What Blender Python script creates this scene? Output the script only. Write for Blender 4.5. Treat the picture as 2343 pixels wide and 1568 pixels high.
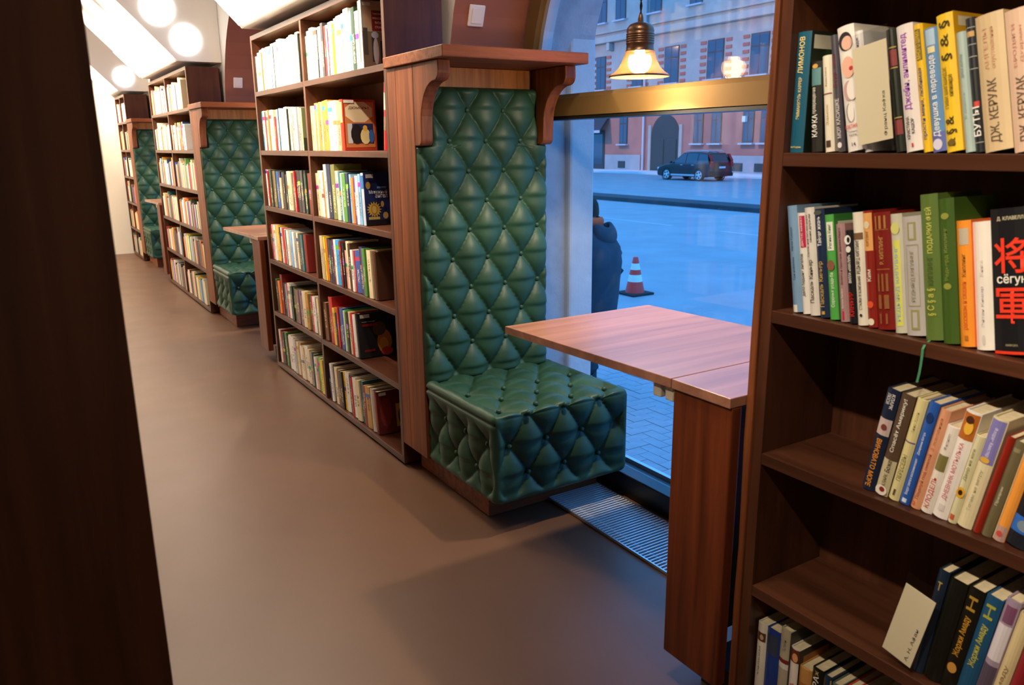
import bpy, math, random
from mathutils import Matrix, Vector, Euler

# ------------------------------------------------------------------ scene, camera, light
SC = bpy.context.scene
COL = SC.collection
for _o in list(bpy.data.objects):
    bpy.data.objects.remove(_o)
RND = random.Random(7)

cam_d = bpy.data.cameras.new('camera')
cam_d.sensor_fit = 'HORIZONTAL'
cam_d.sensor_width = 23.6
cam_d.lens = 1804.12 * 23.6 / 2343.0
cam_d.clip_start = 0.05
cam_d.clip_end = 400
cam_d.dof.use_dof = True
cam_d.dof.focus_distance = 3.0
cam_d.dof.aperture_fstop = 4.5
CAM = bpy.data.objects.new('camera', cam_d)
COL.objects.link(CAM)
_r = Vector((0.846638, -0.532065, -0.010539))
_u = Vector((0.138784, 0.201632, 0.969579))
_f = Vector((0.513754, 0.822345, -0.244552))
CAM.matrix_world = Matrix(((_r.x, _u.x, -_f.x, -1.2066), (_r.y, _u.y, -_f.y, -2.763),
                           (_r.z, _u.z, -_f.z, 1.2672), (0, 0, 0, 1)))
SC.camera = CAM

SC.view_settings.view_transform = 'Standard'
SC.view_settings.look = 'None'
SC.view_settings.exposure = 0.0
SC.view_settings.gamma = 1.0
SC.view_settings.use_curve_mapping = False

# blue dusk sky, the same all round
W = bpy.data.worlds.new('dusk')
SC.world = W
W.use_nodes = True
_bg = W.node_tree.nodes['Background']
_bg.inputs[0].default_value = (0.085, 0.38, 0.95, 1)
_bg.inputs[1].default_value = 2.6

# lamp strengths (the lamps themselves are built further down)
FILL_STRIP_W = 9.0        # glowing fill strips added on the slopes above the bookcases
FILL_STRIP_NEAR_W = 4.0   # the one above the nearest bookcase
CEIL_W = 18.0        # round ceiling lamps over the aisle
SPOT_W = 280.0        # spot lamps washing the bookcases (W)
SPOT_NEAR_W = 160.0
FAR_W = 150.0         # lamps close to the end wall
DISC_W = 6.0         # small round lamps on the white bulkheads
BULB_W = 30.0         # point lamp in each pendant (W)
FACADE_FILL_W = 4200.0    # unseen lamps added to warm the facade (W)

# ------------------------------------------------------------------ helpers
def srgb(h):
    if not isinstance(h, str):
        return tuple(h)
    c = [int(h[i:i + 2], 16) / 255 for i in (0, 2, 4)]
    return tuple((x / 12.92 if x <= .04045 else ((x + .055) / 1.055) ** 2.4) for x in c)

MATS = {}

def mat(name):
    m = bpy.data.materials.new(name)
    m.use_nodes = True
    MATS[name] = m
    nt = m.node_tree
    return m, nt, nt.nodes['Principled BSDF']

def N(nt, typ, **kw):
    n = nt.nodes.new(typ)
    for k, v in kw.items():
        setattr(n, k, v)
    return n

def plain(name, col, rough=.6, metal=0, spec=.5, noise=0.0, nscale=30, bump=0.0, bscale=200):
    m, nt, b = mat(name)
    c = srgb(col)
    b.inputs['Base Color'].default_value = (*c, 1)
    b.inputs['Roughness'].default_value = rough
    b.inputs['Metallic'].default_value = metal
    b.inputs['Specular IOR Level'].default_value = spec
    if noise or bump:
        tc = N(nt, 'ShaderNodeTexCoord')
    if noise:
        nz = N(nt, 'ShaderNodeTexNoise')
        nz.inputs['Scale'].default_value = nscale
        nz.inputs['Detail'].default_value = 5
        nt.links.new(tc.outputs['Object'], nz.inputs['Vector'])
        rp = N(nt, 'ShaderNodeValToRGB')
        rp.color_ramp.elements[0].position = .3
        rp.color_ramp.elements[1].position = .7
        rp.color_ramp.elements[0].color = (*[x * (1 - noise) for x in c], 1)
        rp.color_ramp.elements[1].color = (*[min(1, x * (1 + noise)) for x in c], 1)
        nt.links.new(nz.outputs['Fac'], rp.inputs['Fac'])
        nt.links.new(rp.outputs['Color'], b.inputs['Base Color'])
    if bump:
        n2 = N(nt, 'ShaderNodeTexNoise')
        n2.inputs['Scale'].default_value = bscale
        n2.inputs['Detail'].default_value = 3
        nt.links.new(tc.outputs['Object'], n2.inputs['Vector'])
        bp = N(nt, 'ShaderNodeBump')
        bp.inputs['Strength'].default_value = bump
        bp.inputs['Distance'].default_value = .004
        nt.links.new(n2.outputs['Fac'], bp.inputs['Height'])
        nt.links.new(bp.outputs['Normal'], b.inputs['Normal'])
    return m

def wood(name, dark, light, rough=.4, axis='Z', scale=1.0, plank=0.0, bump=.15, contrast=(.32, .72), coat=0.0, spec=.5):
    """wood grain drawn out along one local axis; plank > 0 gives glued staves of that width"""
    m, nt, b = mat(name)
    tc = N(nt, 'ShaderNodeTexCoord')
    mp = N(nt, 'ShaderNodeMapping')
    s = {'X': (2.2, 38, 38), 'Y': (38, 2.2, 38), 'Z': (38, 38, 2.2)}[axis]
    mp.inputs['Scale'].default_value = tuple(v * scale for v in s)
    nt.links.new(tc.outputs['Object'], mp.inputs['Vector'])
    nz = N(nt, 'ShaderNodeTexNoise')
    nz.inputs['Scale'].default_value = 1.0
    nz.inputs['Detail'].default_value = 7
    nz.inputs['Roughness'].default_value = .62
    nz.inputs['Distortion'].default_value = .4
    nt.links.new(mp.outputs['Vector'], nz.inputs['Vector'])
    rp = N(nt, 'ShaderNodeValToRGB')
    rp.color_ramp.elements[0].position = contrast[0]
    rp.color_ramp.elements[1].position = contrast[1]
    rp.color_ramp.elements[0].color = (*srgb(dark), 1)
    rp.color_ramp.elements[1].color = (*srgb(light), 1)
    nt.links.new(nz.outputs['Fac'], rp.inputs['Fac'])
    # broad tone patches
    mp2 = N(nt, 'ShaderNodeMapping')
    mp2.inputs['Scale'].default_value = tuple(v * scale * .16 for v in s)
    nt.links.new(tc.outputs['Object'], mp2.inputs['Vector'])
    n2 = N(nt, 'ShaderNodeTexNoise')
    n2.inputs['Scale'].default_value = 1.0
    n2.inputs['Detail'].default_value = 2
    nt.links.new(mp2.outputs['Vector'], n2.inputs['Vector'])
    mx = N(nt, 'ShaderNodeMix', data_type='RGBA', blend_type='MULTIPLY')
    mx.inputs['Factor'].default_value = .55
    r2 = N(nt, 'ShaderNodeValToRGB')
    r2.color_ramp.elements[0].position = .35
    r2.color_ramp.elements[1].position = .65
    r2.color_ramp.elements[0].color = (.55, .52, .5, 1)
    r2.color_ramp.elements[1].color = (1.2, 1.2, 1.2, 1)
    nt.links.new(n2.outputs['Fac'], r2.inputs['Fac'])
    nt.links.new(rp.outputs['Color'], mx.inputs['A'])
    nt.links.new(r2.outputs['Color'], mx.inputs['B'])
    nt.links.new(mx.outputs['Result'], b.inputs['Base Color'])
    b.inputs['Roughness'].default_value = rough
    b.inputs['Specular IOR Level'].default_value = spec
    b.inputs['Coat Weight'].default_value = coat
    b.inputs['Coat Roughness'].default_value = .25
    bp = N(nt, 'ShaderNodeBump')
    bp.inputs['Strength'].default_value = bump
    bp.inputs['Distance'].default_value = .002
    nt.links.new(nz.outputs['Fac'], bp.inputs['Height'])
    nt.links.new(bp.outputs['Normal'], b.inputs['Normal'])
    return m

def emit(name, col, strength):
    m = bpy.data.materials.new(name)
    m.use_nodes = True
    MATS[name] = m
    nt = m.node_tree
    nt.nodes.remove(nt.nodes['Principled BSDF'])
    e = N(nt, 'ShaderNodeEmission')
    e.inputs[0].default_value = (*srgb(col), 1)
    e.inputs[1].default_value = strength
    nt.links.new(e.outputs[0], nt.nodes['Material Output'].inputs[0])
    return m

class MB:
    """collects faces, then links them as one mesh object"""
    def __init__(s):
        s.v, s.f, s.m, s.sm = [], [], [], []

    def add(s, vs, fs, mi=0, smooth=False):
        o = len(s.v)
        s.v += [tuple(p) for p in vs]
        for f in fs:
            s.f.append(tuple(i + o for i in f))
            s.m.append(mi)
            s.sm.append(smooth)
        return s

    def box(s, x0, x1, y0, y1, z0, z1, mi=0):
        if x0 > x1: x0, x1 = x1, x0
        if y0 > y1: y0, y1 = y1, y0
        if z0 > z1: z0, z1 = z1, z0
        vs = [(x0, y0, z0), (x1, y0, z0), (x1, y1, z0), (x0, y1, z0), (x0, y0, z1), (x1, y0, z1), (x1, y1, z1), (x0, y1, z1)]
        fs = [(0, 3, 2, 1), (4, 5, 6, 7), (0, 1, 5, 4), (1, 2, 6, 5), (2, 3, 7, 6), (3, 0, 4, 7)]
        return s.add(vs, fs, mi)

    def prism(s, pts, axis, a0, a1, mi=0, smooth=False, caps=True):
        """extrude a 2D polygon (in the two other axes, in xyz order) along axis"""
        n = len(pts)
        def p3(p, a):
            return {'x': (a, p[0], p[1]), 'y': (p[0], a, p[1]), 'z': (p[0], p[1], a)}[axis]
        vs = [p3(p, a0) for p in pts] + [p3(p, a1) for p in pts]
        s.add(vs, [(i, (i + 1) % n, n + (i + 1) % n, n + i) for i in range(n)], mi, smooth)
        if caps:
            o = len(s.v) - 2 * n
            s.f.append(tuple(o + i for i in reversed(range(n)))); s.m.append(mi); s.sm.append(False)
            s.f.append(tuple(o + n + i for i in range(n))); s.m.append(mi); s.sm.append(False)
        return s

    def lathe(s, prof, seg=24, c=(0, 0, 0), mi=0, smooth=True, axis='z'):
        n = len(prof)
        vs = []
        for i in range(seg):
            a = 2 * math.pi * i / seg
            ca, sa = math.cos(a), math.sin(a)
            for r, z in prof:
                p = {'z': (r * ca, r * sa, z), 'x': (z, r * ca, r * sa), 'y': (r * sa, z, r * ca)}[axis]
                vs.append((c[0] + p[0], c[1] + p[1], c[2] + p[2]))
        fs = []
        for i in range(seg):
            j = (i + 1) % seg
            for k in range(n - 1):
                fs.append((i * n + k, j * n + k, j * n + k + 1, i * n + k + 1))
        return s.add(vs, fs, mi, smooth)

    def tube(s, pts, r, seg=8, mi=0, closed_ends=True):
        rs = r if isinstance(r, (list, tuple)) else [r] * len(pts)
        pts = [Vector(p) for p in pts]
        vs = []
        up = Vector((0, 0, 1))
        for i, p in enumerate(pts):
            d = (pts[min(i + 1, len(pts) - 1)] - pts[max(i - 1, 0)]).normalized()
            a = d.cross(up)
            if a.length < 1e-3:
                a = d.cross(Vector((0, 1, 0)))
            a.normalize()
            b = d.cross(a).normalized()
            for k in range(seg):
                t = 2 * math.pi * k / seg
                vs.append(p + a * math.cos(t) * rs[i] + b * math.sin(t) * rs[i])
        fs = []
        for i in range(len(pts) - 1):
            for k in range(seg):
                fs.append((i * seg + k, i * seg + (k + 1) % seg, (i + 1) * seg + (k + 1) % seg, (i + 1) * seg + k))
        s.add(vs, fs, mi, True)
        if closed_ends:
            o = len(s.v) - len(vs)
            s.f.append(tuple(o + k for k in range(seg))); s.m.append(mi); s.sm.append(False)
            s.f.append(tuple(o + len(vs) - 1 - k for k in range(seg))); s.m.append(mi); s.sm.append(False)
        return s

    def grid(s, fn, nu, nv, mi=0, smooth=True, flip=False):
        vs = [fn(i / nu, j / nv) for j in range(nv + 1) for i in range(nu + 1)]
        fs = []
        for j in range(nv):
            for i in range(nu):
                a = j * (nu + 1) + i
                q = (a, a + 1, a + nu + 2, a + nu + 1)
                fs.append(q[::-1] if flip else q)
        return s.add(vs, fs, mi, smooth)

    def mesh(s, name, mats):
        me = bpy.data.meshes.new(name)
        me.from_pydata(s.v, [], s.f)
        for mm in (mats if isinstance(mats, (list, tuple)) else [mats]):
            me.materials.append(MATS[mm] if isinstance(mm, str) else mm)
        me.polygons.foreach_set('material_index', s.m)
        me.polygons.foreach_set('use_smooth', s.sm)
        me.update()
        return me

    def build(s, name, mats, parent=None, loc=None, bevel=0.0, seg=2):
        return obj(name, s.mesh(name, mats), parent, loc, bevel, seg)

def obj(name, me, parent=None, loc=None, bevel=0.0, seg=2):
    o = bpy.data.objects.new(name, me)
    COL.objects.link(o)
    if parent is not None:
        o.parent = parent
    if loc is not None:
        o.location = loc
    if bevel:
        b = o.modifiers.new('bevel', 'BEVEL')
        b.width = bevel
        b.segments = seg
        b.limit_method = 'ANGLE'
        b.angle_limit = math.radians(40)
        b.harden_normals = False
    return o

def tag(o, label, cat=None, group=None, kind=None):
    if label: o['label'] = label
    if cat: o['category'] = cat
    if group: o['group'] = group
    if kind: o['kind'] = kind
    return o

def thing(name, label, cat, loc=(0, 0, 0), group=None, rotz=0):
    o = bpy.data.objects.new(name, None)
    o.empty_display_size = .05
    COL.objects.link(o)
    o.location = loc
    o.rotation_euler = (0, 0, rotz)
    return tag(o, label, cat, group)

KIDS = {}
def dup(root, loc, label, skip=()):
    """copy of a thing with copies of its parts and sub-parts"""
    bpy_children = [c for c in COL.objects if c.parent == root]
    r = root.copy()
    COL.objects.link(r)
    r.location = loc
    r['label'] = label
    for ch in bpy_children:
        if ch.name.split('.')[0] in skip:
            continue
        c = ch.copy(); COL.objects.link(c); c.parent = r
        for g in [g for g in COL.objects if g.parent == ch]:
            if g.name.split('.')[0] in skip:
                continue
            d = g.copy(); COL.objects.link(d); d.parent = c
    return r

def smoothstep(a, b, x):
    t = max(0.0, min(1.0, (x - a) / (b - a)))
    return t * t * (3 - 2 * t)

# text is queued and turned into meshes in one go at the end
TEXTS = []
def text(parent, body, color, M, length, height, name='title', thick=None):
    """M: 4x4 in the parent's space, origin = centre of the lettering"""
    TEXTS.append((parent, body, color, M, length, height, name))

def colmat(h, rough=.5):
    k = 'ink_' + h
    if k not in MATS:
        plain(k, h, rough)
    return k

def flush_text():
    tmp = {}
    for t in TEXTS:
        if t[1] not in tmp:
            c = bpy.data.curves.new('tmp', 'FONT')
            c.body = t[1]
            c.align_x = 'CENTER'
            c.resolution_u = 3
            c.offset = .012
            o = bpy.data.objects.new('tmp', c)
            COL.objects.link(o)
            tmp[t[1]] = o
    bpy.context.view_layer.update()
    dg = bpy.context.evaluated_depsgraph_get()
    res = {}
    for k, o in tmp.items():
        me = bpy.data.meshes.new_from_object(o.evaluated_get(dg))
        xs = [v.co.x for v in me.vertices] or [0, 1]
        ys = [v.co.y for v in me.vertices] or [0, 1]
        res[k] = (me, min(xs), max(xs), min(ys), max(ys))
    for o in tmp.values():
        c = o.data
        bpy.data.objects.remove(o)
        bpy.data.curves.remove(c)
    for parent, body, color, M, length, height, name in TEXTS:
        src, x0, x1, y0, y1 = res[body]
        me = src.copy()
        sx = length / max(1e-6, x1 - x0)
        sy = height / max(1e-6, y1 - y0)
        T = M @ Matrix.Diagonal((sx, sy, 1, 1)) @ Matrix.Translation((-(x0 + x1) / 2, -(y0 + y1) / 2, 0))
        me.transform(T)
        me.materials.clear()
        me.materials.append(MATS[colmat(color)])
        obj(name, me, parent)
    for me, *_ in res.values():
        bpy.data.meshes.remove(me)

def basis(xa, ya, o):
    xa, ya = Vector(xa), Vector(ya)
    za = xa.cross(ya)
    return Matrix(((xa.x, ya.x, za.x, o[0]), (xa.y, ya.y, za.y, o[1]), (xa.z, ya.z, za.z, o[2]), (0, 0, 0, 1)))

# ------------------------------------------------------------------ materials
plain('white_paint', (.82, .80, .76), .7, noise=.03, nscale=4)
plain('ceiling_paint', (.85, .84, .82), .8)
plain('end_wall_paint', (.80, .74, .64), .75, noise=.03, nscale=3)
plain('brown_paint', (.30, .108, .062), .65, noise=.08, nscale=6)
plain('black_frame', (.012, .012, .014), .35)
plain('brass_paint', (.17, .098, .034), .7, metal=.0, spec=.15)
plain('frame_light', (.55, .56, .58), .35, metal=.4)
plain('grey_steel', (.62, .64, .68), .3, metal=.85)
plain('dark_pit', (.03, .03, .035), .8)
plain('white_plastic', (.82, .80, .76), .4)
plain('cream_plastic', (.62, .55, .44), .45)
plain('black_plinth', (.01, .008, .008), .7)
plain('bronze', (.19, .10, .055), .34, metal=.75)
plain('shade_inside', (.75, .42, .16), .4, metal=.5)
plain('cord_black', (.01, .01, .012), .7)
plain('pages', (.72, .60, .38), .85, noise=.12, nscale=60)
plain('clear_card', (.66, .58, .40), .6)

wood('case_wood', (.050, .0165, .0082), (.128, .044, .0212), .34, 'Z', .55, bump=.05, spec=.32)
wood('case_wood_y', (.050, .0165, .0082), (.128, .044, .0212), .34, 'Y', .55, bump=.05, spec=.32)
wood('oak', (.085, .021, .0065), (.27, .080, .025), .5, 'Z', 1.0, bump=.35, contrast=(.28, .72), spec=.28)
wood('oak_x', (.10, .026, .008), (.32, .10, .033), .48, 'X', 1.0, bump=.35, contrast=(.28, .72), spec=.28)
wood('oak_gold', (.20, .075, .022), (.46, .20, .07), .45, 'Z', 1.2, bump=.4, contrast=(.3, .7), spec=.28)  # lighter oak copy: golden lamplight on the back board put into its colour
wood('leg_wood', (.078, .0145, .004), (.225, .050, .0135), .40, 'Z', .6, bump=.3, spec=.28)
wood('table_top', (.27, .110, .066), (.48, .225, .140), .30, 'X', .55, bump=.1, coat=.25)

def make_floor_mat():
    m, nt, b = mat('floor_resin')
    tc = N(nt, 'ShaderNodeTexCoord')
    nz = N(nt, 'ShaderNodeTexNoise')
    nz.inputs['Scale'].default_value = 2.2
    nz.inputs['Detail'].default_value = 6
    nt.links.new(tc.outputs['Object'], nz.inputs['Vector'])
    rp = N(nt, 'ShaderNodeValToRGB')
    rp.color_ramp.elements[0].position = .3
    rp.color_ramp.elements[1].position = .75
    rp.color_ramp.elements[0].color = (.118, .058, .033, 1)
    rp.color_ramp.elements[1].color = (.142, .071, .041, 1)
    nt.links.new(nz.outputs['Fac'], rp.inputs['Fac'])
    nt.links.new(rp.outputs['Color'], b.inputs['Base Color'])
    n2 = N(nt, 'ShaderNodeTexNoise')
    n2.inputs['Scale'].default_value = 5
    n2.inputs['Detail'].default_value = 4
    nt.links.new(tc.outputs['Object'], n2.inputs['Vector'])
    mr = N(nt, 'ShaderNodeMapRange')
    mr.inputs['To Min'].default_value = .33
    mr.inputs['To Max'].default_value = .45
    nt.links.new(n2.outputs['Fac'], mr.inputs['Value'])
    nt.links.new(mr.outputs['Result'], b.inputs['Roughness'])
    b.inputs['Specular IOR Level'].default_value = .45
make_floor_mat()

def make_leather():
    m, nt, b = mat('green_leather')
    tc = N(nt, 'ShaderNodeTexCoord')
    nz = N(nt, 'ShaderNodeTexNoise')
    nz.inputs['Scale'].default_value = 9
    nz.inputs['Detail'].default_value = 5
    nt.links.new(tc.outputs['Object'], nz.inputs['Vector'])
    rp = N(nt, 'ShaderNodeValToRGB')
    rp.color_ramp.elements[0].position = .3
    rp.color_ramp.elements[1].position = .7
    rp.color_ramp.elements[0].color = (.0135, .046, .0255, 1)
    rp.color_ramp.elements[1].color = (.022, .070, .039, 1)
    nt.links.new(nz.outputs['Fac'], rp.inputs['Fac'])
    nt.links.new(rp.outputs['Color'], b.inputs['Base Color'])
    b.inputs['Roughness'].default_value = .48
    b.inputs['Specular IOR Level'].default_value = .36
    vo = N(nt, 'ShaderNodeTexVoronoi')
    vo.inputs['Scale'].default_value = 420
    nt.links.new(tc.outputs['Object'], vo.inputs['Vector'])
    bp = N(nt, 'ShaderNodeBump')
    bp.inputs['Strength'].default_value = .10
    bp.inputs['Distance'].default_value = .0015
    nt.links.new(vo.outputs['Distance'], bp.inputs['Height'])
    nt.links.new(bp.outputs['Normal'], b.inputs['Normal'])
make_leather()

def make_glass(name, tint=(1, 1, 1), ior=1.5):
    m = bpy.data.materials.new(name)
    m.use_nodes = True
    MATS[name] = m
    nt = m.node_tree
    nt.nodes.remove(nt.nodes['Principled BSDF'])
    tr = N(nt, 'ShaderNodeBsdfTransparent')
    tr.inputs[0].default_value = (*tint, 1)
    gl = N(nt, 'ShaderNodeBsdfGlossy')
    gl.inputs['Roughness'].default_value = 0.0
    # Schlick reflectance of one glass surface, the same from either side
    ge = N(nt, 'ShaderNodeNewGeometry')
    dt = N(nt, 'ShaderNodeVectorMath', operation='DOT_PRODUCT')
    nt.links.new(ge.outputs['Incoming'], dt.inputs[0])
    nt.links.new(ge.outputs['Normal'], dt.inputs[1])
    ab = N(nt, 'ShaderNodeMath', operation='ABSOLUTE')
    nt.links.new(dt.outputs['Value'], ab.inputs[0])
    om = N(nt, 'ShaderNodeMath', operation='SUBTRACT')
    om.inputs[0].default_value = 1.0
    nt.links.new(ab.outputs[0], om.inputs[1])
    pw = N(nt, 'ShaderNodeMath', operation='POWER')
    pw.inputs[1].default_value = 5.0
    nt.links.new(om.outputs[0], pw.inputs[0])
    r0 = ((ior - 1) / (ior + 1)) ** 2
    fr = N(nt, 'ShaderNodeMath', operation='MULTIPLY_ADD')
    fr.inputs[1].default_value = 1 - r0
    fr.inputs[2].default_value = r0
    nt.links.new(pw.outputs[0], fr.inputs[0])
    mx = N(nt, 'ShaderNodeMixShader')
    nt.links.new(fr.outputs[0], mx.inputs[0])
    nt.links.new(tr.outputs[0], mx.inputs[1])
    nt.links.new(gl.outputs[0], mx.inputs[2])
    nt.links.new(mx.outputs[0], nt.nodes['Material Output'].inputs[0])
make_glass('window_glass', (.96, .98, 1.0), 1.5)
def make_shade():
    m = bpy.data.materials.new('bell_glass')
    m.use_nodes = True
    MATS['bell_glass'] = m
    nt = m.node_tree
    b = nt.nodes['Principled BSDF']
    b.inputs['Base Color'].default_value = (.42, .30, .19, 1)
    b.inputs['Metallic'].default_value = .6
    b.inputs['Roughness'].default_value = .3
    tr = N(nt, 'ShaderNodeBsdfTransparent')
    tr.inputs[0].default_value = (.90, .74, .55, 1)
    mx = N(nt, 'ShaderNodeMixShader')
    mx.inputs[0].default_value = .72
    nt.links.new(b.outputs[0], mx.inputs[1])
    nt.links.new(tr.outputs[0], mx.inputs[2])
    nt.links.new(mx.outputs[0], nt.nodes['Material Output'].inputs[0])
make_shade()
make_glass('plastic_sleeve', (.93, .93, .93), 1.35)

def make_cover(name, printed):
    """book cloth in the object's own colour; printed spines carry faint lines of lettering"""
    m, nt, b = mat(name)
    oi = N(nt, 'ShaderNodeObjectInfo')
    b.inputs['Roughness'].default_value = .38
    b.inputs['Specular IOR Level'].default_value = .45
    tc = N(nt, 'ShaderNodeTexCoord')
    nz = N(nt, 'ShaderNodeTexNoise')
    nz.inputs['Scale'].default_value = 14
    nz.inputs['Detail'].default_value = 4
    nt.links.new(tc.outputs['Object'], nz.inputs['Vector'])
    mr = N(nt, 'ShaderNodeMapRange')
    mr.inputs['To Min'].default_value = .86
    mr.inputs['To Max'].default_value = 1.1
    nt.links.new(nz.outputs['Fac'], mr.inputs['Value'])
    mul = N(nt, 'ShaderNodeMix', data_type='RGBA', blend_type='MULTIPLY')
    mul.inputs['Factor'].default_value = 1
    nt.links.new(oi.outputs['Color'], mul.inputs['A'])
    nt.links.new(mr.outputs['Result'], mul.inputs['B'])
    out = mul.outputs['Result']
    if printed:
        def math_(op, a, bb=None, c=None):
            n = N(nt, 'ShaderNodeMath', operation=op)
            for i, x in enumerate((a, bb, c)):
                if x is None: continue
                if isinstance(x, (int, float)): n.inputs[i].default_value = x
                else: nt.links.new(x, n.inputs[i])
            return n.outputs[0]
        sp = N(nt, 'ShaderNodeSeparateXYZ')
        nt.links.new(tc.outputs['Object'], sp.inputs[0])
        r = oi.outputs['Random']
        z0 = math_('MULTIPLY_ADD', math_('FRACT', math_('MULTIPLY', r, 7.31)), .35, .10)
        ln = math_('MULTIPLY_ADD', math_('FRACT', math_('MULTIPLY', r, 13.7)), .30, .22)
        z = sp.outputs['Z']
        a = math_('GREATER_THAN', z, z0)
        bq = math_('LESS_THAN', z, math_('ADD', z0, ln))
        yc = math_('ABSOLUTE', math_('ADD', sp.outputs['Y'], .5))
        c = math_('LESS_THAN', yc, math_('MULTIPLY_ADD', math_('FRACT', math_('MULTIPLY', r, 3.3)), .16, .12))
        cv = N(nt, 'ShaderNodeCombineXYZ')
        nt.links.new(math_('MULTIPLY', z, 46), cv.inputs[2])
        nt.links.new(math_('MULTIPLY', sp.outputs['Y'], 5), cv.inputs[1])
        nt.links.new(math_('MULTIPLY', r, 91), cv.inputs[0])
        tn = N(nt, 'ShaderNodeTexNoise')
        tn.inputs['Scale'].default_value = 1.0
        tn.inputs['Detail'].default_value = 1
        nt.links.new(cv.outputs[0], tn.inputs['Vector'])
        d = math_('GREATER_THAN', tn.outputs['Fac'], .50)
        msk = math_('MULTIPLY', math_('MULTIPLY', a, bq), math_('MULTIPLY', c, d))
        # a coloured band near the head or the foot of some spines
        bz = math_('MULTIPLY_ADD', math_('FRACT', math_('MULTIPLY', r, 5.9)), .5, .44)
        band = math_('MULTIPLY', math_('LESS_THAN', math_('ABSOLUTE', math_('SUBTRACT', z, bz)), .045),
                     math_('GREATER_THAN', math_('FRACT', math_('MULTIPLY', r, 23.1)), .62))
        # ink contrasts with the cloth
        lum = N(nt, 'ShaderNodeRGBToBW')
        nt.links.new(oi.outputs['Color'], lum.inputs[0])
        dark = math_('GREATER_THAN', lum.outputs[0], .22)
        ink = N(nt, 'ShaderNodeMix', data_type='RGBA')
        ink.inputs['A'].default_value = (.72, .62, .40, 1)
        ink.inputs['B'].default_value = (.035, .03, .05, 1)
        nt.links.new(dark, ink.inputs['Factor'])
        hue = N(nt, 'ShaderNodeHueSaturation')
        hue.inputs['Color'].default_value = (.45, .05, .03, 1)
        nt.links.new(r, hue.inputs['Hue'])
        m1 = N(nt, 'ShaderNodeMix', data_type='RGBA')
        nt.links.new(band, m1.inputs['Factor'])
        nt.links.new(out, m1.inputs['A'])
        nt.links.new(hue.outputs[0], m1.inputs['B'])
        m2 = N(nt, 'ShaderNodeMix', data_type='RGBA')
        nt.links.new(math_('MULTIPLY', msk, .85), m2.inputs['Factor'])
        nt.links.new(m1.outputs['Result'], m2.inputs['A'])
        nt.links.new(ink.outputs['Result'], m2.inputs['B'])
        out = m2.outputs['Result']
    nt.links.new(out, b.inputs['Base Color'])
make_cover('book_cloth', False)
make_cover('book_spine', True)

def make_vcol():
    m, nt, b = mat('far_books')
    at = N(nt, 'ShaderNodeVertexColor')
    at.layer_name = 'Col'
    nt.links.new(at.outputs['Color'], b.inputs['Base Color'])
    b.inputs['Roughness'].default_value = .5
make_vcol()

# exterior
plain('stucco', (.40, .42, .46), .9, noise=.10, nscale=14, bump=.6, bscale=60)
plain('stucco_light', (.55, .56, .58), .9, noise=.06, nscale=14, bump=.5, bscale=60)
plain('asphalt', (.33, .35, .37), .55, noise=.10, nscale=1.2)
plain('far_pavement', (.62, .66, .70), .8, noise=.08, nscale=.6)
plain('paver', (.37, .39, .42), .7, noise=.10, nscale=9)
plain('paver_joint', (.05, .06, .08), .9)
plain('kerb_stone', (.045, .05, .06), .8, noise=.2, nscale=2)
plain('road_paint', (.48, .50, .52), .7)
plain('facade_pink', (.52, .20, .145), .85, noise=.10, nscale=.8)
plain('facade_stone', (.46, .40, .34), .85, noise=.08, nscale=1.2)
plain('facade_red', (.50, .15, .10), .85, noise=.1, nscale=2)
plain('facade_plinth', (.44, .40, .38), .85, noise=.08, nscale=1)
plain('facade_dark', (.045, .05, .045), .6)
plain('facade_pane', (.05, .07, .10), .08, spec=.8)
plain('facade_frame', (.10, .06, .045), .6)
plain('awning', (.03, .035, .05), .7)
plain('zinc', (.50, .52, .55), .5)
plain('car_paint', (.012, .013, .016), .12, spec=.7)
plain('car_silver', (.55, .56, .58), .3, metal=.5)
plain('car_glass', (.03, .045, .06), .03, spec=.9)
plain('tyre', (.012, .012, .013), .8)
plain('alloy', (.75, .76, .78), .3, metal=.7)
plain('tail_red', (.55, .02, .02), .25)
plain('plate_white', (.8, .8, .8), .4)
plain('cone_red', (.95, .05, .035), .45)
plain('cone_white', (.85, .85, .85), .5)
plain('rubber', (.02, .02, .022), .8)
plain('jacket_navy', (.026, .036, .058), .75, noise=.25, nscale=8, bump=.5, bscale=14)
plain('hat_black', (.012, .015, .016), .95, bump=.5, bscale=160)
plain('scarf_red', (.95, .10, .03), .85)
plain('trouser_dark', (.012, .016, .028), .85)
plain('skin', (.55, .30, .20), .6)
plain('shoe', (.012, .011, .01), .5)

emit('panel_light', (1.0, .86, .68), FILL_STRIP_W)
emit('panel_light_near', (1.0, .82, .60), FILL_STRIP_NEAR_W)
emit('ceil_light', (1.0, .80, .58), CEIL_W)
emit('ceil_light_far', (1.0, .86, .68), FAR_W)
emit('disc_light', (1.0, .93, .84), DISC_W)
emit('bulb_glow', (1.0, .86, .60), 45)

# ------------------------------------------------------------------ dimensions
P = 3.598            # spacing of the bays
WB = 1.7852          # bookcase width
DEP = .231
XW = .262            # room face of the window wall
XG = .62             # glass
RA = .90             # arch radius
ZS = 1.435           # springing
GZ = -1.1            # street level
Y_END = 8.0
Y_BACK = -5.2
X_LEFT = -3.2
Z_CEIL = 2.75
CASE_Y = [0.0, P, 7.126]
CASE_W = [WB, WB, .836]
BAYS = [-.88, 2.718, 6.246]      # centres of the arched windows
SHELF_Z = [1.5531, 1.2452, .945, .6459, .3434, .0381]
Z_TOP = 1.8386
TH = .0245

# ------------------------------------------------------------------ room shell
def structure(mb, name, mats, label=None, bevel=0, loc=None):
    o = mb.build(name, mats, None, loc, bevel)
    return tag(o, label, None, None, 'structure')

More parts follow.
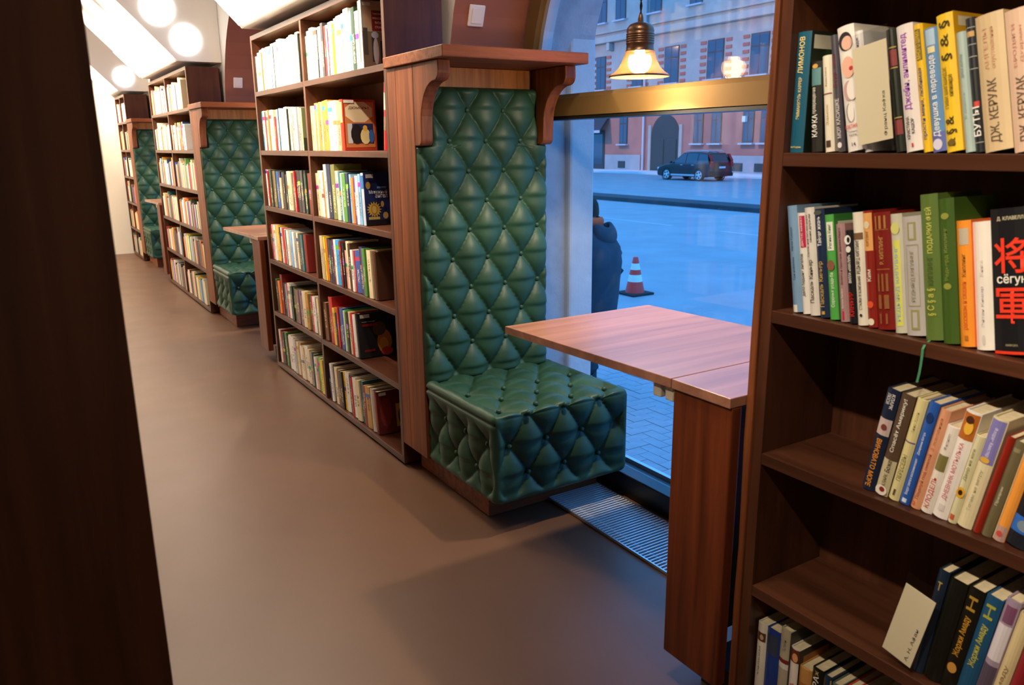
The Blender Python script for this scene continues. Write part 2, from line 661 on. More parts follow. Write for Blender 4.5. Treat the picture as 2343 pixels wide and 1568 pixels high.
structure(MB().box(X_LEFT, .60, Y_BACK, Y_END, -.08, 0), 'floor', 'floor_resin', 'smooth brown resin floor of the aisle')
structure(MB().box(X_LEFT, XW, Y_BACK, Y_END, Z_CEIL, Z_CEIL + .1), 'ceiling', 'ceiling_paint', 'white ceiling above the aisle')
structure(MB().box(X_LEFT - .1, XW, Y_END, Y_END + .15, 0, Z_CEIL), 'wall_end', 'end_wall_paint', 'cream wall closing the far end of the aisle')
structure(MB().box(X_LEFT - .1, X_LEFT, Y_BACK, Y_END, 0, Z_CEIL), 'wall_left', 'white_paint', 'white wall on the left side of the room')
structure(MB().box(X_LEFT - .1, XW, Y_BACK - .1, Y_BACK, 0, Z_CEIL), 'wall_back', 'white_paint', 'white wall behind the camera')

def arch_wall():
    mb = MB()
    zt = Z_CEIL + .1
    XO = .92
    def arch_pts(c, r, n=28):
        return [(c + r * math.cos(math.pi * i / n), ZS + r * math.sin(math.pi * i / n)) for i in range(n + 1)]
    ys = [Y_BACK]
    for c in BAYS:
        ys += [c - RA, c + RA]
    ys.append(Y_END + .15)
    def sheet(x, mi, r, zb):
        # piers
        edges = [Y_BACK]
        for c in BAYS:
            edges += [c - r, c + r]
        edges.append(Y_END + .15)
        for i in range(0, len(edges), 2):
            mb.add([(x, edges[i], zb), (x, edges[i + 1], zb), (x, edges[i + 1], zt), (x, edges[i], zt)], [(0, 1, 2, 3)], mi)
        for c in BAYS:
            pts = arch_pts(c, r)
            for (y0, z0), (y1, z1) in zip(pts, pts[1:]):
                mb.add([(x, y0, z0), (x, y1, z1), (x, y1, zt), (x, y0, zt)], [(0, 1, 2, 3)], mi)
    sheet(XW, 0, RA, 0)
    sheet(XO, 2, RA - .01, GZ)
    for c in BAYS:
        # room-side reveal, brown
        for r, xa, xb, mi, zb in ((RA, XW, .60, 1, 0.0), (RA - .01, .66, XO, 2, -.5)):
            pts = [(c + r, zb)] + arch_pts(c, r) + [(c - r, zb)]
            for (y0, z0), (y1, z1) in zip(pts, pts[1:]):
                mb.add([(xa, y0, z0), (xb, y0, z0), (xb, y1, z1), (xa, y1, z1)], [(0, 1, 2, 3)], mi)
        mb.add([(.66, c - RA, -.5), (XO, c - RA, -.5), (XO, c + RA, -.5), (.66, c + RA, -.5)], [(0, 1, 2, 3)], 2)
        mb.add([(.66, c - RA, -.5), (.66, c + RA, -.5), (.66, c + RA, .04), (.66, c - RA, .04)], [(0, 1, 2, 3)], 2)
        mb.add([(XO, c - RA, GZ), (XO, c + RA, GZ), (XO, c + RA, -.5), (XO, c - RA, -.5)], [(0, 1, 2, 3)], 2)
    return mb
structure(arch_wall(), 'wall_right', ['white_paint', 'brown_paint', 'stucco'], 'window wall with arched openings lined in brown paint')
# pale rendered strips up the outer corners of the opening in view
for i, c in enumerate(BAYS[:2]):
    structure(MB().prism([(.80, c + RA - .045), (.93, c + RA - .045), (.93, c + RA + .25), (.80, c + RA + .25)], 'z', GZ, 3.0)
              , 'trim_%d' % (10 + i), 'stucco_light', 'pale rough rendered strip outside the window jamb', bevel=.012)

def window(n, c):
    root = MB()
    r1, r0 = RA - .02, RA - .085
    k = 30
    # brass arch ring with jambs
    outer = [(c + r1, ZS - .06)] + [(c + r1 * math.cos(math.pi * i / k), ZS + r1 * math.sin(math.pi * i / k)) for i in range(k + 1)] + [(c - r1, ZS - .06)]
    inner = [(c + r0, ZS - .06)] + [(c + r0 * math.cos(math.pi * i / k), ZS + r0 * math.sin(math.pi * i / k)) for i in range(k + 1)] + [(c - r0, ZS - .06)]
    for i in range(len(outer) - 1):
        a, b, cc, d = outer[i], outer[i + 1], inner[i + 1], inner[i]
        xa, xb = .575, .655
        root.add([(xa, *a), (xa, *b), (xa, *cc), (xa, *d), (xb, *a), (xb, *b), (xb, *cc), (xb, *d)],
                 [(0, 3, 2, 1), (4, 5, 6, 7), (0, 1, 5, 4), (3, 7, 6, 2)], 0, False)
    o = root.build('window_%d' % n, ['brass_paint'])
    tag(o, ['arched shop window behind the nearest table', 'arched window behind the second seat', 'arched window behind the far seat'][n - 1], None, None, 'structure')
    # pale bead on the inside of the ring
    mb = MB()
    r2 = r0 - .022
    inn2 = [(c + r2, ZS - .06)] + [(c + r2 * math.cos(math.pi * i / k), ZS + r2 * math.sin(math.pi * i / k)) for i in range(k + 1)] + [(c - r2, ZS - .06)]
    for i in range(len(inner) - 1):
        a, b, cc, d = inner[i], inner[i + 1], inn2[i + 1], inn2[i]
        xa, xb = .60, .645
        mb.add([(xa, *a), (xa, *b), (xa, *cc), (xa, *d), (xb, *a), (xb, *b), (xb, *cc), (xb, *d)],
               [(0, 3, 2, 1), (4, 5, 6, 7), (0, 1, 5, 4), (3, 7, 6, 2)], 0, False)
    mb.build('bead', 'frame_light', o)
    # transom
    prof = [(.578, 1.365), (.578, 1.428), (.592, 1.443), (.665, 1.443), (.665, 1.365)]
    MB().prism(prof, 'y', c - RA + .02, c + RA - .02).build('transom', 'brass_paint', o)
    MB().box(.583, .665, c - RA + .02, c + RA - .02, 1.352, 1.366).build('transom_gasket', 'black_frame', o)
    # lower frame
    for s in (-1, 1):
        y0 = c + s * (RA - .004)
        MB().box(.59, .655, y0, y0 - s * .045, .085, 1.352).build('jamb', 'black_frame', o)
    MB().box(.565, .655, c - RA + .004, c + RA - .004, 0.002, .085).build('bottom_rail', 'black_frame', o, bevel=.004)
    MB().prism([(.6605, .045), (.70, .035), (.70, .048), (.6605, .070)], 'y', c - RA + .02, c + RA - .02).build('outer_sill', 'zinc', o)
    MB().box(.655, .672, c - RA + .02, c + RA - .02, .07, .098).build('glazing_bead', 'grey_steel', o)
    # panes
    MB().box(XG, XG + .006, c - RA + .03, c + RA - .03, .086, 1.353).build('pane', 'window_glass', o)
    pts = [(c + (r0 - .01) * math.cos(math.pi * i / k), ZS + (r0 - .01) * math.sin(math.pi * i / k)) for i in range(k + 1)]
    MB().prism(pts, 'x', XG, XG + .006).build('pane', 'window_glass', o)
    return o
for i, c in enumerate(BAYS):
    window(i + 1, c)

# white sloping bulkheads above each bookcase, with an added glowing strip
def bulkhead(n, y0, w, label, near=False, discs=True):
    zb, xb = 1.872, -.045
    run = .80
    prof = [(xb, zb), (XW - .002, zb), (XW - .002, Z_CEIL - .002), (xb - run, Z_CEIL - .002), (xb - run, zb + run * 1.06)]
    o = MB().prism(prof, 'y', y0, y0 + w).build('trim_%d' % n, 'ceiling_paint')
    tag(o, label, None, None, 'structure')
    # glowing strip added on the painted slope for general fill
    L = math.hypot(run, run * 1.06)
    nx, nz = -1.06 / math.hypot(1, 1.06), -1 / math.hypot(1, 1.06)
    a, b = .02, .26
    pts = []
    for t, off in ((a, .003), (b, .003), (b, .012), (a, .012)):
        x = xb - run * t + nx * off
        z = zb + run * 1.06 * t + nz * off
        pts.append((x, z))
    MB().prism(pts, 'y', y0 + .04, y0 + w - .04).build('light_panel', 'panel_light_near' if near else 'panel_light', o)
    if discs:
        for (x, z, r) in ((.025, 2.02, .105), (-.145, 2.22, .115), (-.33, 2.47, .115)):
            if n == 3 and x < 0:
                continue
            mb = MB().lathe([(0, -.014), (r * .93, -.014), (r, -.008), (r, -.001)], 32, (x, y0, z), axis='y')
            mb.build('round_light', 'disc_light', o)
    return o
bulkhead(1, CASE_Y[0], WB - .03, 'white sloping bulkhead above the middle bookcase')
bulkhead(2, CASE_Y[1], WB - .03, 'white sloping bulkhead with round lights above the second bookcase')
bulkhead(3, CASE_Y[2], .836, 'white sloping bulkhead above the far bookcase')
bulkhead(4, -3.52, WB, 'white sloping bulkhead above the nearest bookcase', near=True, discs=False)

# round ceiling lamps over the aisle
def ceiling_lamp(x, y, label, r=.17, m='ceil_light'):
    t = thing('ceiling_lamp', label, 'lamp', (x, y, Z_CEIL - .045), 'round ceiling lamps over the aisle')
    MB().lathe([(r, .045), (r + .015, .045), (r + .02, .01), (r + .01, 0), (r - .005, .004)], 36).build('rim', 'white_plastic', t)
    MB().lathe([(0, .002), (r * .6, .0025), (r - .004, .006), (r - .004, .03), (0, .03)], 36).build('diffuser', m, t)
    return t
ceiling_lamp(-.50, -1.60, 'round opal ceiling lamp above the near end of the aisle', .115, 'ceil_light_far')  # added out of view to brighten sides that face the camera
ceiling_lamp(-1.0, 1.9, 'round opal ceiling lamp above the middle bookcase stretch of the aisle', .17, 'ceil_light_far')
ceiling_lamp(-1.2, 4.9, 'round opal ceiling lamp above the second table', .17, 'ceil_light_far')
ceiling_lamp(-.42, 7.35, 'round opal ceiling lamp close to the far end wall', .2, 'ceil_light_far')
ceiling_lamp(-1.35, 7.2, 'round opal ceiling lamp by the end wall, left of the first', .2, 'ceil_light_far')
ceiling_lamp(-2.3, 7.2, 'round opal ceiling lamp in the far left corner of the room', .2, 'ceil_light_far')
ORD3 = ['first', 'second', 'third']
# spot lamps on the ceiling, aimed at the fronts of the bookcases
plain('spot_black', (.02, .02, .022), .4)
def spot_lamp(x, y, target, watts, size, label):
    h = .16
    t = thing('spot_lamp', label, 'lamp', (x, y, Z_CEIL - .002), 'spot lamps washing the bookcases')
    MB().lathe([(0, 0), (.035, 0), (.035, -.02), (.008, -.022), (.008, -.11), (0, -.11)], 20).build('stem', 'spot_black', t)
    d = (Vector(target) - Vector((x, y, Z_CEIL - .14))).normalized()
    q = d.to_track_quat('-Z', 'Y')
    head = MB().lathe([(0, .07), (.026, .07), (.034, .06), (.036, -.05), (.033, -.05), (.031, .0), (0, .0)], 24).build('head', 'spot_black', t, (0, 0, -.14))
    head.rotation_mode = 'QUATERNION'
    head.rotation_quaternion = q
    l = bpy.data.lights.new('spot_light', 'SPOT')
    l.energy = watts
    l.color = (1.0, .84, .64)
    l.spot_size = math.radians(size)
    l.spot_blend = .55
    l.shadow_soft_size = .03
    lo = bpy.data.objects.new('spot_light', l)
    COL.objects.link(lo)
    lo.parent = t
    lo.location = Vector((0, 0, -.14)) + d * .055
    lo.rotation_mode = 'QUATERNION'
    lo.rotation_quaternion = q
for i, (c0, w0, nm) in enumerate(((CASE_Y[0], WB, 'middle'), (CASE_Y[1], WB, 'second'), (CASE_Y[2], .836, 'far'))):
    n = 3 if w0 > 1 else 1
    for k in range(n):
        yy = c0 + w0 * (k + .5) / n
        spot_lamp(-.95, yy, (0, yy, 1.80), SPOT_W, 58, 'black ceiling spot lamp aimed at the %s bookcase, %s from the camera' % (nm, ORD3[k]))
for k in range(2):
    yy = -2.9 + .75 * k
    spot_lamp(-1.70, yy, (0, yy, 1.42), SPOT_NEAR_W, 50, 'black ceiling spot lamp aimed at the nearest bookcase, %s from the camera' % ORD3[k])

# ------------------------------------------------------------------ bookcases
def bookcase(label, x, y0, w, div=None, extra=None):
    """local frame: x into the case, y along it (0 = end nearer the camera), z up"""
    t = thing('bookcase', label, 'bookcase', (x, y0, 0), 'dark brown bookcases along the window wall')
    bv = .0012
    for a in (0, w - TH):
        MB().box(0, DEP, a, a + TH, .0135, Z_TOP).build('side_panel', 'case_wood', t, bevel=bv)
    MB().box(0, DEP, TH + .0003, w - TH - .0003, Z_TOP - TH, Z_TOP).build('top_panel', 'case_wood_y', t, bevel=bv)
    MB().box(DEP - .008, DEP - .001, TH + .0003, w - TH - .0003, .02, Z_TOP - TH - .0005).build('back_panel', 'case_wood', t)
    divs = [div] if div else []
    for d in divs:
        MB().box(.001, DEP - .009, d - TH / 2, d + TH / 2, SHELF_Z[-1] + .0003, Z_TOP - TH - .0003).build('divider', 'case_wood', t, bevel=bv)
    edges = [TH] + [e for d in divs for e in (d - TH / 2, d + TH / 2)] + [w - TH]
    for z in SHELF_Z:
        for i in range(0, len(edges), 2):
            if z == SHELF_Z[-1]:
                if i == 0:
                    MB().box(.0005, DEP - .009, TH + .0003, w - TH - .0003, z - TH, z).build('bottom_panel', 'case_wood_y', t, bevel=bv)
            else:
                MB().box(.0005, DEP - .009, edges[i] + .0003, edges[i + 1] - .0003, z - TH, z).build('shelf', 'case_wood_y', t, bevel=bv)
    MB().box(.03, DEP - .02, .03, w - .03, 0, .0132).build('plinth', 'black_plinth', t)
    return t

XR = .026                 # the nearest bookcase stands a little further back
YR0 = -1.7262 - WB        # its near end
bookcase('dark brown bookcase filling the right edge, closest to the camera', XR, YR0, WB, div=.88)
bookcase('dark brown two-bay middle bookcase left of the nearest green seat', 0, CASE_Y[0], WB, div=.938)
bookcase('dark brown two-bay bookcase behind the second green seat', 0, CASE_Y[1], WB, div=.938)
bookcase('narrow dark brown bookcase against the far end wall', 0, CASE_Y[2], .836, div=.42)
# worn oak board between the nearest bookcase and the table
mb = MB()
zs = [0.0, .3, .42, .55, .66, .78, .9, 1.0, 1.2, 1.5, 1.9]
ws = [.017, .017, .014, .016, .0185, .017, .0175, .016, .0165, .0125, .0125]
pts = [(-1.7258, zs[0])] + [(-1.7258 + w_, z_) for w_, z_ in zip(ws, zs)] + [(-1.7258, zs[-1])]
pts = [(y, z) for y, z in pts]
mb.prism(pts, 'x', .020, .25)
o = mb.build('end_board', 'oak', None, None, .002)
tag(o, 'narrow worn oak board standing between the nearest bookcase and the table', 'board')
# bookcase on the left, seen end-on and out of focus, and its neighbours
def left_case(y0, w, label):
    t = thing('bookcase', label, 'bookcase', (-1.112, y0, 0), 'dark brown bookcases on the left of the aisle')
    d = -.36
    for a in (0, w - TH):
        MB().box(d, 0, a, a + TH, 0, 2.2).build('side_panel', 'case_wood', t, bevel=.001)
    MB().box(d, d + .01, TH, w - TH, .01, 2.19).build('back_panel', 'case_wood', t)
    for z in [.04 + .302 * i for i in range(7)] + [2.2]:
        MB().box(d + .011, -.001, TH + .0003, w - TH - .0003, z - TH, z).build('shelf', 'case_wood_y', t, bevel=.001)
    return t
left_case(-1.75, .9, 'dark brown bookcase seen end-on at the left edge of the photo')
left_case(-.845, 1.75, 'dark brown bookcase on the left of the aisle, hidden behind the first')
left_case(.91, 1.75, 'dark brown bookcase on the left of the aisle, hidden farthest back')

# ------------------------------------------------------------------ booth seats
BX, BZ = .1483, .21            # tufting pitch
def tuft(a, b):
    p, q = a + b, a - b
    sp, sq = abs(math.sin(math.pi * p)), abs(math.sin(math.pi * q))
    pil = (sp * sq) ** .34
    sg = (2 * b - round(2 * b)) / 2 * BZ          # > 0 just above a row of buttons
    fold = .20 * math.exp(-(sg / (.009 if sg > 0 else .030)) ** 2)
    return .68 * pil + .32 * (sp + sq) * .5 - fold * (.2 + .8 * pil)

def back_h(x, z):
    return tuft((x - .055) / BX, (z - 1.279) / BZ + .5)

def seat_front_h(x, v):
    return tuft((x - .142) / BX, (v - .408) / BZ)

def seat_side_h(y, z):
    return tuft((y + .335) / BX, (z - .30) / BZ)

def booth_seat(y0, label):
    t = thing('booth_seat', label, 'seat', (0, y0, 0), 'green tufted booth seats')
    bv = .003
    # side boards of the tall back, aisle side and window side
    for xa, xb in ((.0, .03), (.515, .545)):
        MB().box(xa, xb, -.0735, -.001, .107, 1.531).build('side_board', 'oak', t, bevel=.0015)
        MB().box(xa, xb, -.215, -.0745, .107, 1.531).build('side_board', 'oak', t, bevel=.0015)
    MB().box(.031, .514, -.165, -.14, .08, 1.531).build('back_board', 'oak_gold', t, bevel=.001)
    MB().box(-.013, .556, -.463, -.0005, 1.532, 1.569).build('ledge', 'oak_x', t, bevel=bv)
    # brackets
    prof = [(-.216, 1.531), (-.403, 1.531), (-.405, 1.497)]
    prof += [(-.405 + .03 * (1 - math.cos(a)), 1.497 - .030 * math.sin(a)) for a in [math.radians(d) for d in range(15, 91, 15)]]
    prof += [(-.375 + (.107) * math.sin(a), 1.467 - .13 * (1 - math.cos(a))) for a in [math.radians(d) for d in range(10, 91, 10)]]
    prof += [(-.266, 1.285)]
    prof += [(-.266 + .022 * (1 - math.cos(a)), 1.285 - .022 * math.sin(a)) for a in [math.radians(d) for d in range(15, 91, 15)]]
    prof += [(-.216, 1.263)]
    for xa in (.0, .50):
        MB().prism(prof, 'x', xa, xa + .045).build('bracket', 'oak', t, bevel=bv)
    # tufted back
    z0, z1 = .40, 1.462
    nu, nv = 108, 212
    def fb(u, v):
        z = z0 + (z1 - z0) * v
        up = z > 1.260
        xl, xr = (.047, .498) if up else (.001, .544)
        x = xl + (xr - xl) * u
        h = back_h(x, z)
        e = min(u * (xr - xl), (1 - u) * (xr - xl))
        ev = min(z - z0, z1 - z)
        edge = math.sqrt(max(0, 1 - (1 - min(1, e / .022)) ** 2)) * math.sqrt(max(0, 1 - (1 - min(1, ev / .022)) ** 2))
        d = .012 + .037 * h
        return (x, -.205 - d * edge, z)
    bc = MB().grid(fb, nu, nv).build('back_cushion', 'green_leather', t)
    # body behind the tufting, closes the sides
    mbk = MB().box(.001, .544, -.2055, -.166, z0, 1.259)
    # aisle-side boards run to -.215, keep the pad between and in front of them
    mbk = MB().box(.032, .513, -.2055, -.166, z0, 1.461)
    mbk.build('pad', 'green_leather', bc)
    bm_ = MB().lathe([(0, .0075), (.005, .0068), (.0085, .004), (.0092, 0), (.0085, -.004)], 14, axis='y').mesh('button', 'green_leather')
    # flip so that the dome looks towards the sitter
    for v in bm_.vertices:
        v.co.y = -v.co.y
    bm_.flip_normals()
    for i in range(0, 9):
        z = 1.384 - .105 * i
        cols = [.055 + BX * k for k in range(4)] if i % 2 == 0 else [.129 + BX * k for k in range(3)]
        for x in cols:
            if i == 0 and (x < .1 or x > .45):
                continue
            if z < .5: continue
            obj('button', bm_, bc, (x, -.2215, z))
    # seat block
    X0, X1, Y0, Y1, Z0, Z1 = .0, .562, -.722, -.205, .105, .425
    c = Vector(((X0 + X1) / 2, (Y0 + Y1) / 2, (Z0 + Z1) / 2))
    h = Vector(((X1 - X0) / 2, (Y1 - Y0) / 2, (Z1 - Z0) / 2))
    r = .030
    def rb(p, disp):
        d = p - c
        q = Vector((max(-(h.x - r), min(h.x - r, d.x)), max(-(h.y - r), min(h.y - r, d.y)), max(-(h.z - r), min(h.z - r, d.z))))
        n = d - q
        n = n.normalized() if n.length > 1e-9 else Vector((0, 0, 1))
        return tuple(c + q + n * (r - disp))
    D = .036
    mb = MB()
    def f_front(u, v):
        x, z = X0 + (X1 - X0) * u, Z0 + (Z1 - Z0) * v
        fd = smoothstep(0, .06, min(x - X0, X1 - x)) * smoothstep(0, .05, z - Z0)
        return rb(Vector((x, Y0, z)), D * (1 - seat_front_h(x, z)) * fd)
    mb.grid(f_front, 104, 62)
    def f_top(u, v):
        x, y = X0 + (X1 - X0) * u, Y0 + (Y1 - Y0) * v
        vv = Z1 + (y - Y0)
        fd = smoothstep(0, .06, min(x - X0, X1 - x)) * smoothstep(0, .05, Y1 - y)
        return rb(Vector((x, y, Z1)), D * .8 * (1 - seat_front_h(x, vv)) * fd + D * .2 * (1 - seat_front_h(x, vv)) * fd * smoothstep(.10, 0, y - Y0))
    mb.grid(f_top, 104, 96)
    def f_left(u, v):
        y, z = Y1 + (Y0 - Y1) * u, Z0 + (Z1 - Z0) * v
        fd = smoothstep(0, .07, min(y - Y0, Y1 - y + .05)) * smoothstep(0, .05, z - Z0) * smoothstep(.045, .10, Z1 - z)
        # sewn seam just below the top edge
        seam = .009 * math.exp(-((z - (Z1 - .036)) / .0055) ** 2)
        return rb(Vector((X0, y, z)), D * (1 - seat_side_h(y, z)) * fd + seam)
    mb.grid(f_left, 96, 62)
    def f_right(u, v):
        y, z = Y0 + (Y1 - Y0) * u, Z0 + (Z1 - Z0) * v
        fd = smoothstep(0, .07, min(y - Y0, Y1 - y)) * smoothstep(0, .05, min(z - Z0, Z1 - z))
        return rb(Vector((X1, y, z)), D * (1 - seat_side_h(y, z)) * fd)
    mb.grid(f_right, 48, 31)
    mb.grid(lambda u, v: rb(Vector((X0 + (X1 - X0) * u, Y1 + (Y0 - Y1) * v, Z0)), 0), 12, 12)
    mb.grid(lambda u, v: rb(Vector((X1 + (X0 - X1) * u, Y1, Z0 + (Z1 - Z0) * v)), 0), 12, 12)
    sc_ = mb.build('seat_cushion', 'green_leather', t)
    for k in range(3):
        for (row, off) in ((.408, .142), (.303, .0678), (.198, .142)):
            x = off + BX * k
            obj('button', bm_, sc_, (x, Y0 + D - .0125 - (.0 if row < .4 else 0.006), row))
    bm2 = bm_.copy()
    bm2.transform(Matrix.Rotation(math.radians(-90), 4, 'X'))
    for i in range(1, 4):
        y = Y0 + (.408 - .425) + .105 * i
        for k in range(4 if i % 2 else 3):
            x = (.0678 if i % 2 else .142) + BX * k
            if x < X1 - .03:
                obj('button', bm2, sc_, (x, y, Z1 - D * .8 + .010))
    bm3 = bm_.copy()
    bm3.transform(Matrix.Rotation(math.radians(-90), 4, 'Z'))
    for (y, z) in ((-.335, .30), (-.483, .30), (-.409, .195), (-.557, .195), (-.632, .30)):
        obj('button', bm3, sc_, (X0 + D - .011, y, z))
    MB().box(.06, .535, -.573, -.03, .0005, .104).build('base', 'oak_x', t, bevel=bv)
    return t
s0 = booth_seat(0.0, 'green tufted leather booth seat nearest the camera, beside the window table')
dup(s0, (0, P, 0), 'green tufted leather booth seat, second from the camera')
dup(s0, (0, CASE_Y[2], 0), 'smallest green tufted booth seat, farthest down the aisle', skip=('button',))

# ------------------------------------------------------------------ fold-out tables
def wall_table(y0, label):
    t = thing('folding_table', label, 'table', (0, y0, 0), 'fold-out tables between bookcases and seats')
    zt, th = .76, .022
    # leaf droops slightly towards its free end
    ya, yb = -1.5325, -.833
    za, zb = zt, zt - .014
    mb = MB().prism([(ya, za), (yb, zb), (yb, zb - th), (ya, za - th)], 'x', -.025, .532)
    mb.build('folding_leaf', 'table_top', t, bevel=.0015)
    MB().box(-.025, .532, -1.706, -1.5355, zt - th, zt).build('fixed_top', 'table_top', t, bevel=.0015)
    # hollow leg box
    MB().box(-.018, .012, -1.706, -1.536, .075, zt - th - .0005).build('leg_panel', 'leg_wood', t, bevel=.003)
    MB().box(.0125, .50, -1.560, -1.537, .075, zt - th - .0005).build('leg_back', 'leg_wood', t, bevel=.002)
    MB().box(.05, .45, -1.70, -1.60, .0005, .0745).build('plinth', 'black_plinth', t)
    for y in (-1.515, -1.475):
        MB().box(-.012, .012, y - .013, y + .013, zt - th - .037, zt - th - .0015).build('hinge_block', 'cream_plastic', t, bevel=.003)
        MB().box(.44, .465, y - .013, y + .013, zt - th - .037, zt - th - .0015).build('hinge_block', 'cream_plastic', t, bevel=.003)
    return t
t0 = wall_table(0, 'reddish wooden fold-out table under the pendant lamp, nearest the camera')
dup(t0, (0, P, 0), 'reddish wooden fold-out table at the second seat, half hidden by the middle bookcase')
dup(t0, (0, CASE_Y[2], 0), 'reddish wooden fold-out table at the farthest seat, only its corner showing')

# ------------------------------------------------------------------ pendant lamps
def pendant(x, y, label):
    t = thing('pendant_lamp', label, 'lamp', (x, y, 1.455), 'bell-shaped bronze pendant lamps over the tables')
    s = 1.0
    sh = [(.087, .0), (.0885, .002), (.086, .006), (.074, .014), (.062, .026), (.053, .042), (.047, .058), (.0435, .070), (.0425, .074)]
    inner = [(r - .0015, z + .001) for r, z in reversed(sh)]
    m = MB().lathe(sh + inner, 48)
    m.m = [0 if (i % (len(sh) + len(inner) - 1)) < len(sh) else 1 for i in range(len(m.f))]
    m.build('shade', ['bell_glass', 'bell_glass'], t)
    MB().lathe([(.0868, -.0005), (.0890, .0), (.0895, .003), (.0870, .0045)], 48).build('rim', 'bronze', t)
    cap = [(.0425, .072), (.0405, .074), (.0395, .090)]
    for k in range(5):
        z = .093 + k * .0062
        cap += [(.0412, z), (.0412, z + .003), (.0385, z + .0042)]
    cap += [(.0405, .128), (.038, .138), (.031, .146), (.019, .151), (.009, .153)]
    MB().lathe(cap, 48).build('socket_cap', 'bronze', t)
    MB().lathe([(.0085, .151), (.0085, .162), (.006, .172), (.0035, .178), (0, .178)], 20).build('cord_grip', 'bronze', t)
    # twisted cord
    mb = MB()
    zt = Z_CEIL - 1.455 - .03 if x < XW - .02 else ZS + math.sqrt(max(0, RA ** 2)) - 1.455 - .035
    n = 90
    for ph in (0, math.pi):
        mb.tube([(.0022 * math.cos(ph + i * .9), .0022 * math.sin(ph + i * .9), .176 + (zt - .176) * i / n) for i in range(n + 1)], .0022, 6)
    mb.build('cord', 'cord_black', t)
    MB().lathe([(.03, zt), (.03, zt + .022), (0, zt + .026)], 20).build('ceiling_rose', 'bronze', t)
    b = [(0, .008)] + [(.035 * math.sin(a), .043 - .035 * math.cos(a)) for a in [math.radians(d) for d in range(15, 131, 15)]] + [(.016, .064), (.014, .078)]
    MB().lathe(b, 24).build('bulb', 'bulb_glow', t)
    l = bpy.data.lights.new('pendant_light', 'POINT')
    l.energy = BULB_W * .5
    l.color = (1.0, .80, .54)
    l.shadow_soft_size = .022
    lo = bpy.data.objects.new('pendant_light', l)
    COL.objects.link(lo)
    lo.parent = t
    lo.location = (0, 0, .004)
    # the bright beam that leaves through the mouth of the bell
    l = bpy.data.lights.new('pendant_beam', 'SPOT')
    l.energy = BULB_W
    l.color = (1.0, .80, .54)
    l.spot_size = math.radians(134)
    l.spot_blend = .25
    l.shadow_soft_size = .02
    lo = bpy.data.objects.new('pendant_beam', l)
    COL.objects.link(lo)
    lo.parent = t
    lo.location = (0, 0, .002)
    return t
pendant(.425, BAYS[0], 'bell-shaped bronze pendant lamp glowing over the nearest table')
pendant(.425, BAYS[1], 'bell-shaped bronze pendant lamp over the second table')
pendant(.425, BAYS[2], 'bell-shaped bronze pendant lamp over the far table')

# ------------------------------------------------------------------ light switches
def switch(c, label):
    z = 1.732
    ph = math.asin((z - ZS) / RA)
    t = thing('light_switch', label, 'switch', (.356, c + RA * math.cos(ph), z), 'white light switches on the brown window reveals')
    t.rotation_euler.x = ph
    MB().box(-.0335, .0335, -.0105, -.001, -.0385, .0385).build('plate', 'white_plastic', t, bevel=.004)
    MB().box(-.022, .022, -.014, -.0107, -.027, .027).build('rocker', 'white_plastic', t, bevel=.002)
switch(BAYS[0], 'white light switch on brown wall above the nearest seat ledge')
switch(BAYS[1], 'white light switch on brown wall above the second seat ledge')

# ------------------------------------------------------------------ floor grille
g = thing('floor_grille', 'silver floor grille in front of the window, beside the nearest seat', 'grille', (.31, -1.60, .001))
LG = 1.09
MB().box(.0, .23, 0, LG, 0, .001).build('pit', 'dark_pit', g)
for a, b in ((0, .005), (.225, .23)):
    MB().box(a, b, 0, LG, .001, .010).build('frame_rail', 'grey_steel', g)
for xx in (.045, .19):
    MB().box(xx - .003, xx + .003, 0.001, LG - .001, .0012, .0048).build('cross_rod', 'grey_steel', g)
plain('grille_paint', (.74, .77, .82), .35, metal=.25)
bar_me = MB().box(.0055, .2245, -.0027, .0027, .005, .0098).mesh('bar', 'grille_paint')
nb = int(LG / .0148)
for i in range(nb):
    obj('bar', bar_me, g, (0, .008 + i * .0148, 0))

# ------------------------------------------------------------------ books
# local frame of a book: origin at its lower front corner on the far side, x into the shelf,
# y towards the camera is negative (thickness), z up
def cover_mb(d, t, h, board=None, mi_spine=1):
    b = board if board else min(.0026, t * .14)
    mb = MB()
    bx = min(.006, d * .06)
    n = 5
    rnd = min(.35 * t, .005)
    # rounded spine
    sec = []
    for i in range(n + 1):
        u = i / n
        sec.append((rnd * (2 * u - 1) ** 2, -t * u))
    for (xa, ya), (xb, yb) in zip(sec, sec[1:]):
        mb.add([(xa, ya, 0), (xb, yb, 0), (xb, yb, h), (xa, ya, h), (bx, ya, 0), (bx, yb, 0), (bx, yb, h), (bx, ya, h)],
               [(1, 0, 3, 2)], mi_spine, True)
        mb.add([(xa, ya, 0), (xb, yb, 0), (xb, yb, h), (xa, ya, h), (bx, ya, 0), (bx, yb, 0), (bx, yb, h), (bx, ya, h)],
               [(0, 1, 5, 4), (2, 3, 7, 6), (4, 5, 6, 7)], 0)
    mb.box(rnd, d, -b, 0, 0, h)
    mb.box(rnd, d, -t, -t + b, 0, h)
    return mb

def pages_mb(d, t, h, board=None):
    b = board if board else min(.0026, t * .14)
    bx = min(.006, d * .06)
    ins = .022 * h
    mb = MB()
    mb.box(bx + .0003, d - .004, -t + b + .0002, -b - .0002, ins * .4, h - ins * .6)
    return mb

UNIT_C = cover_mb(1, 1, 1, .07).mesh('book', ['book_cloth', 'book_spine'])
UNIT_P = pages_mb(1, 1, 1, .07).mesh('pages', 'pages')

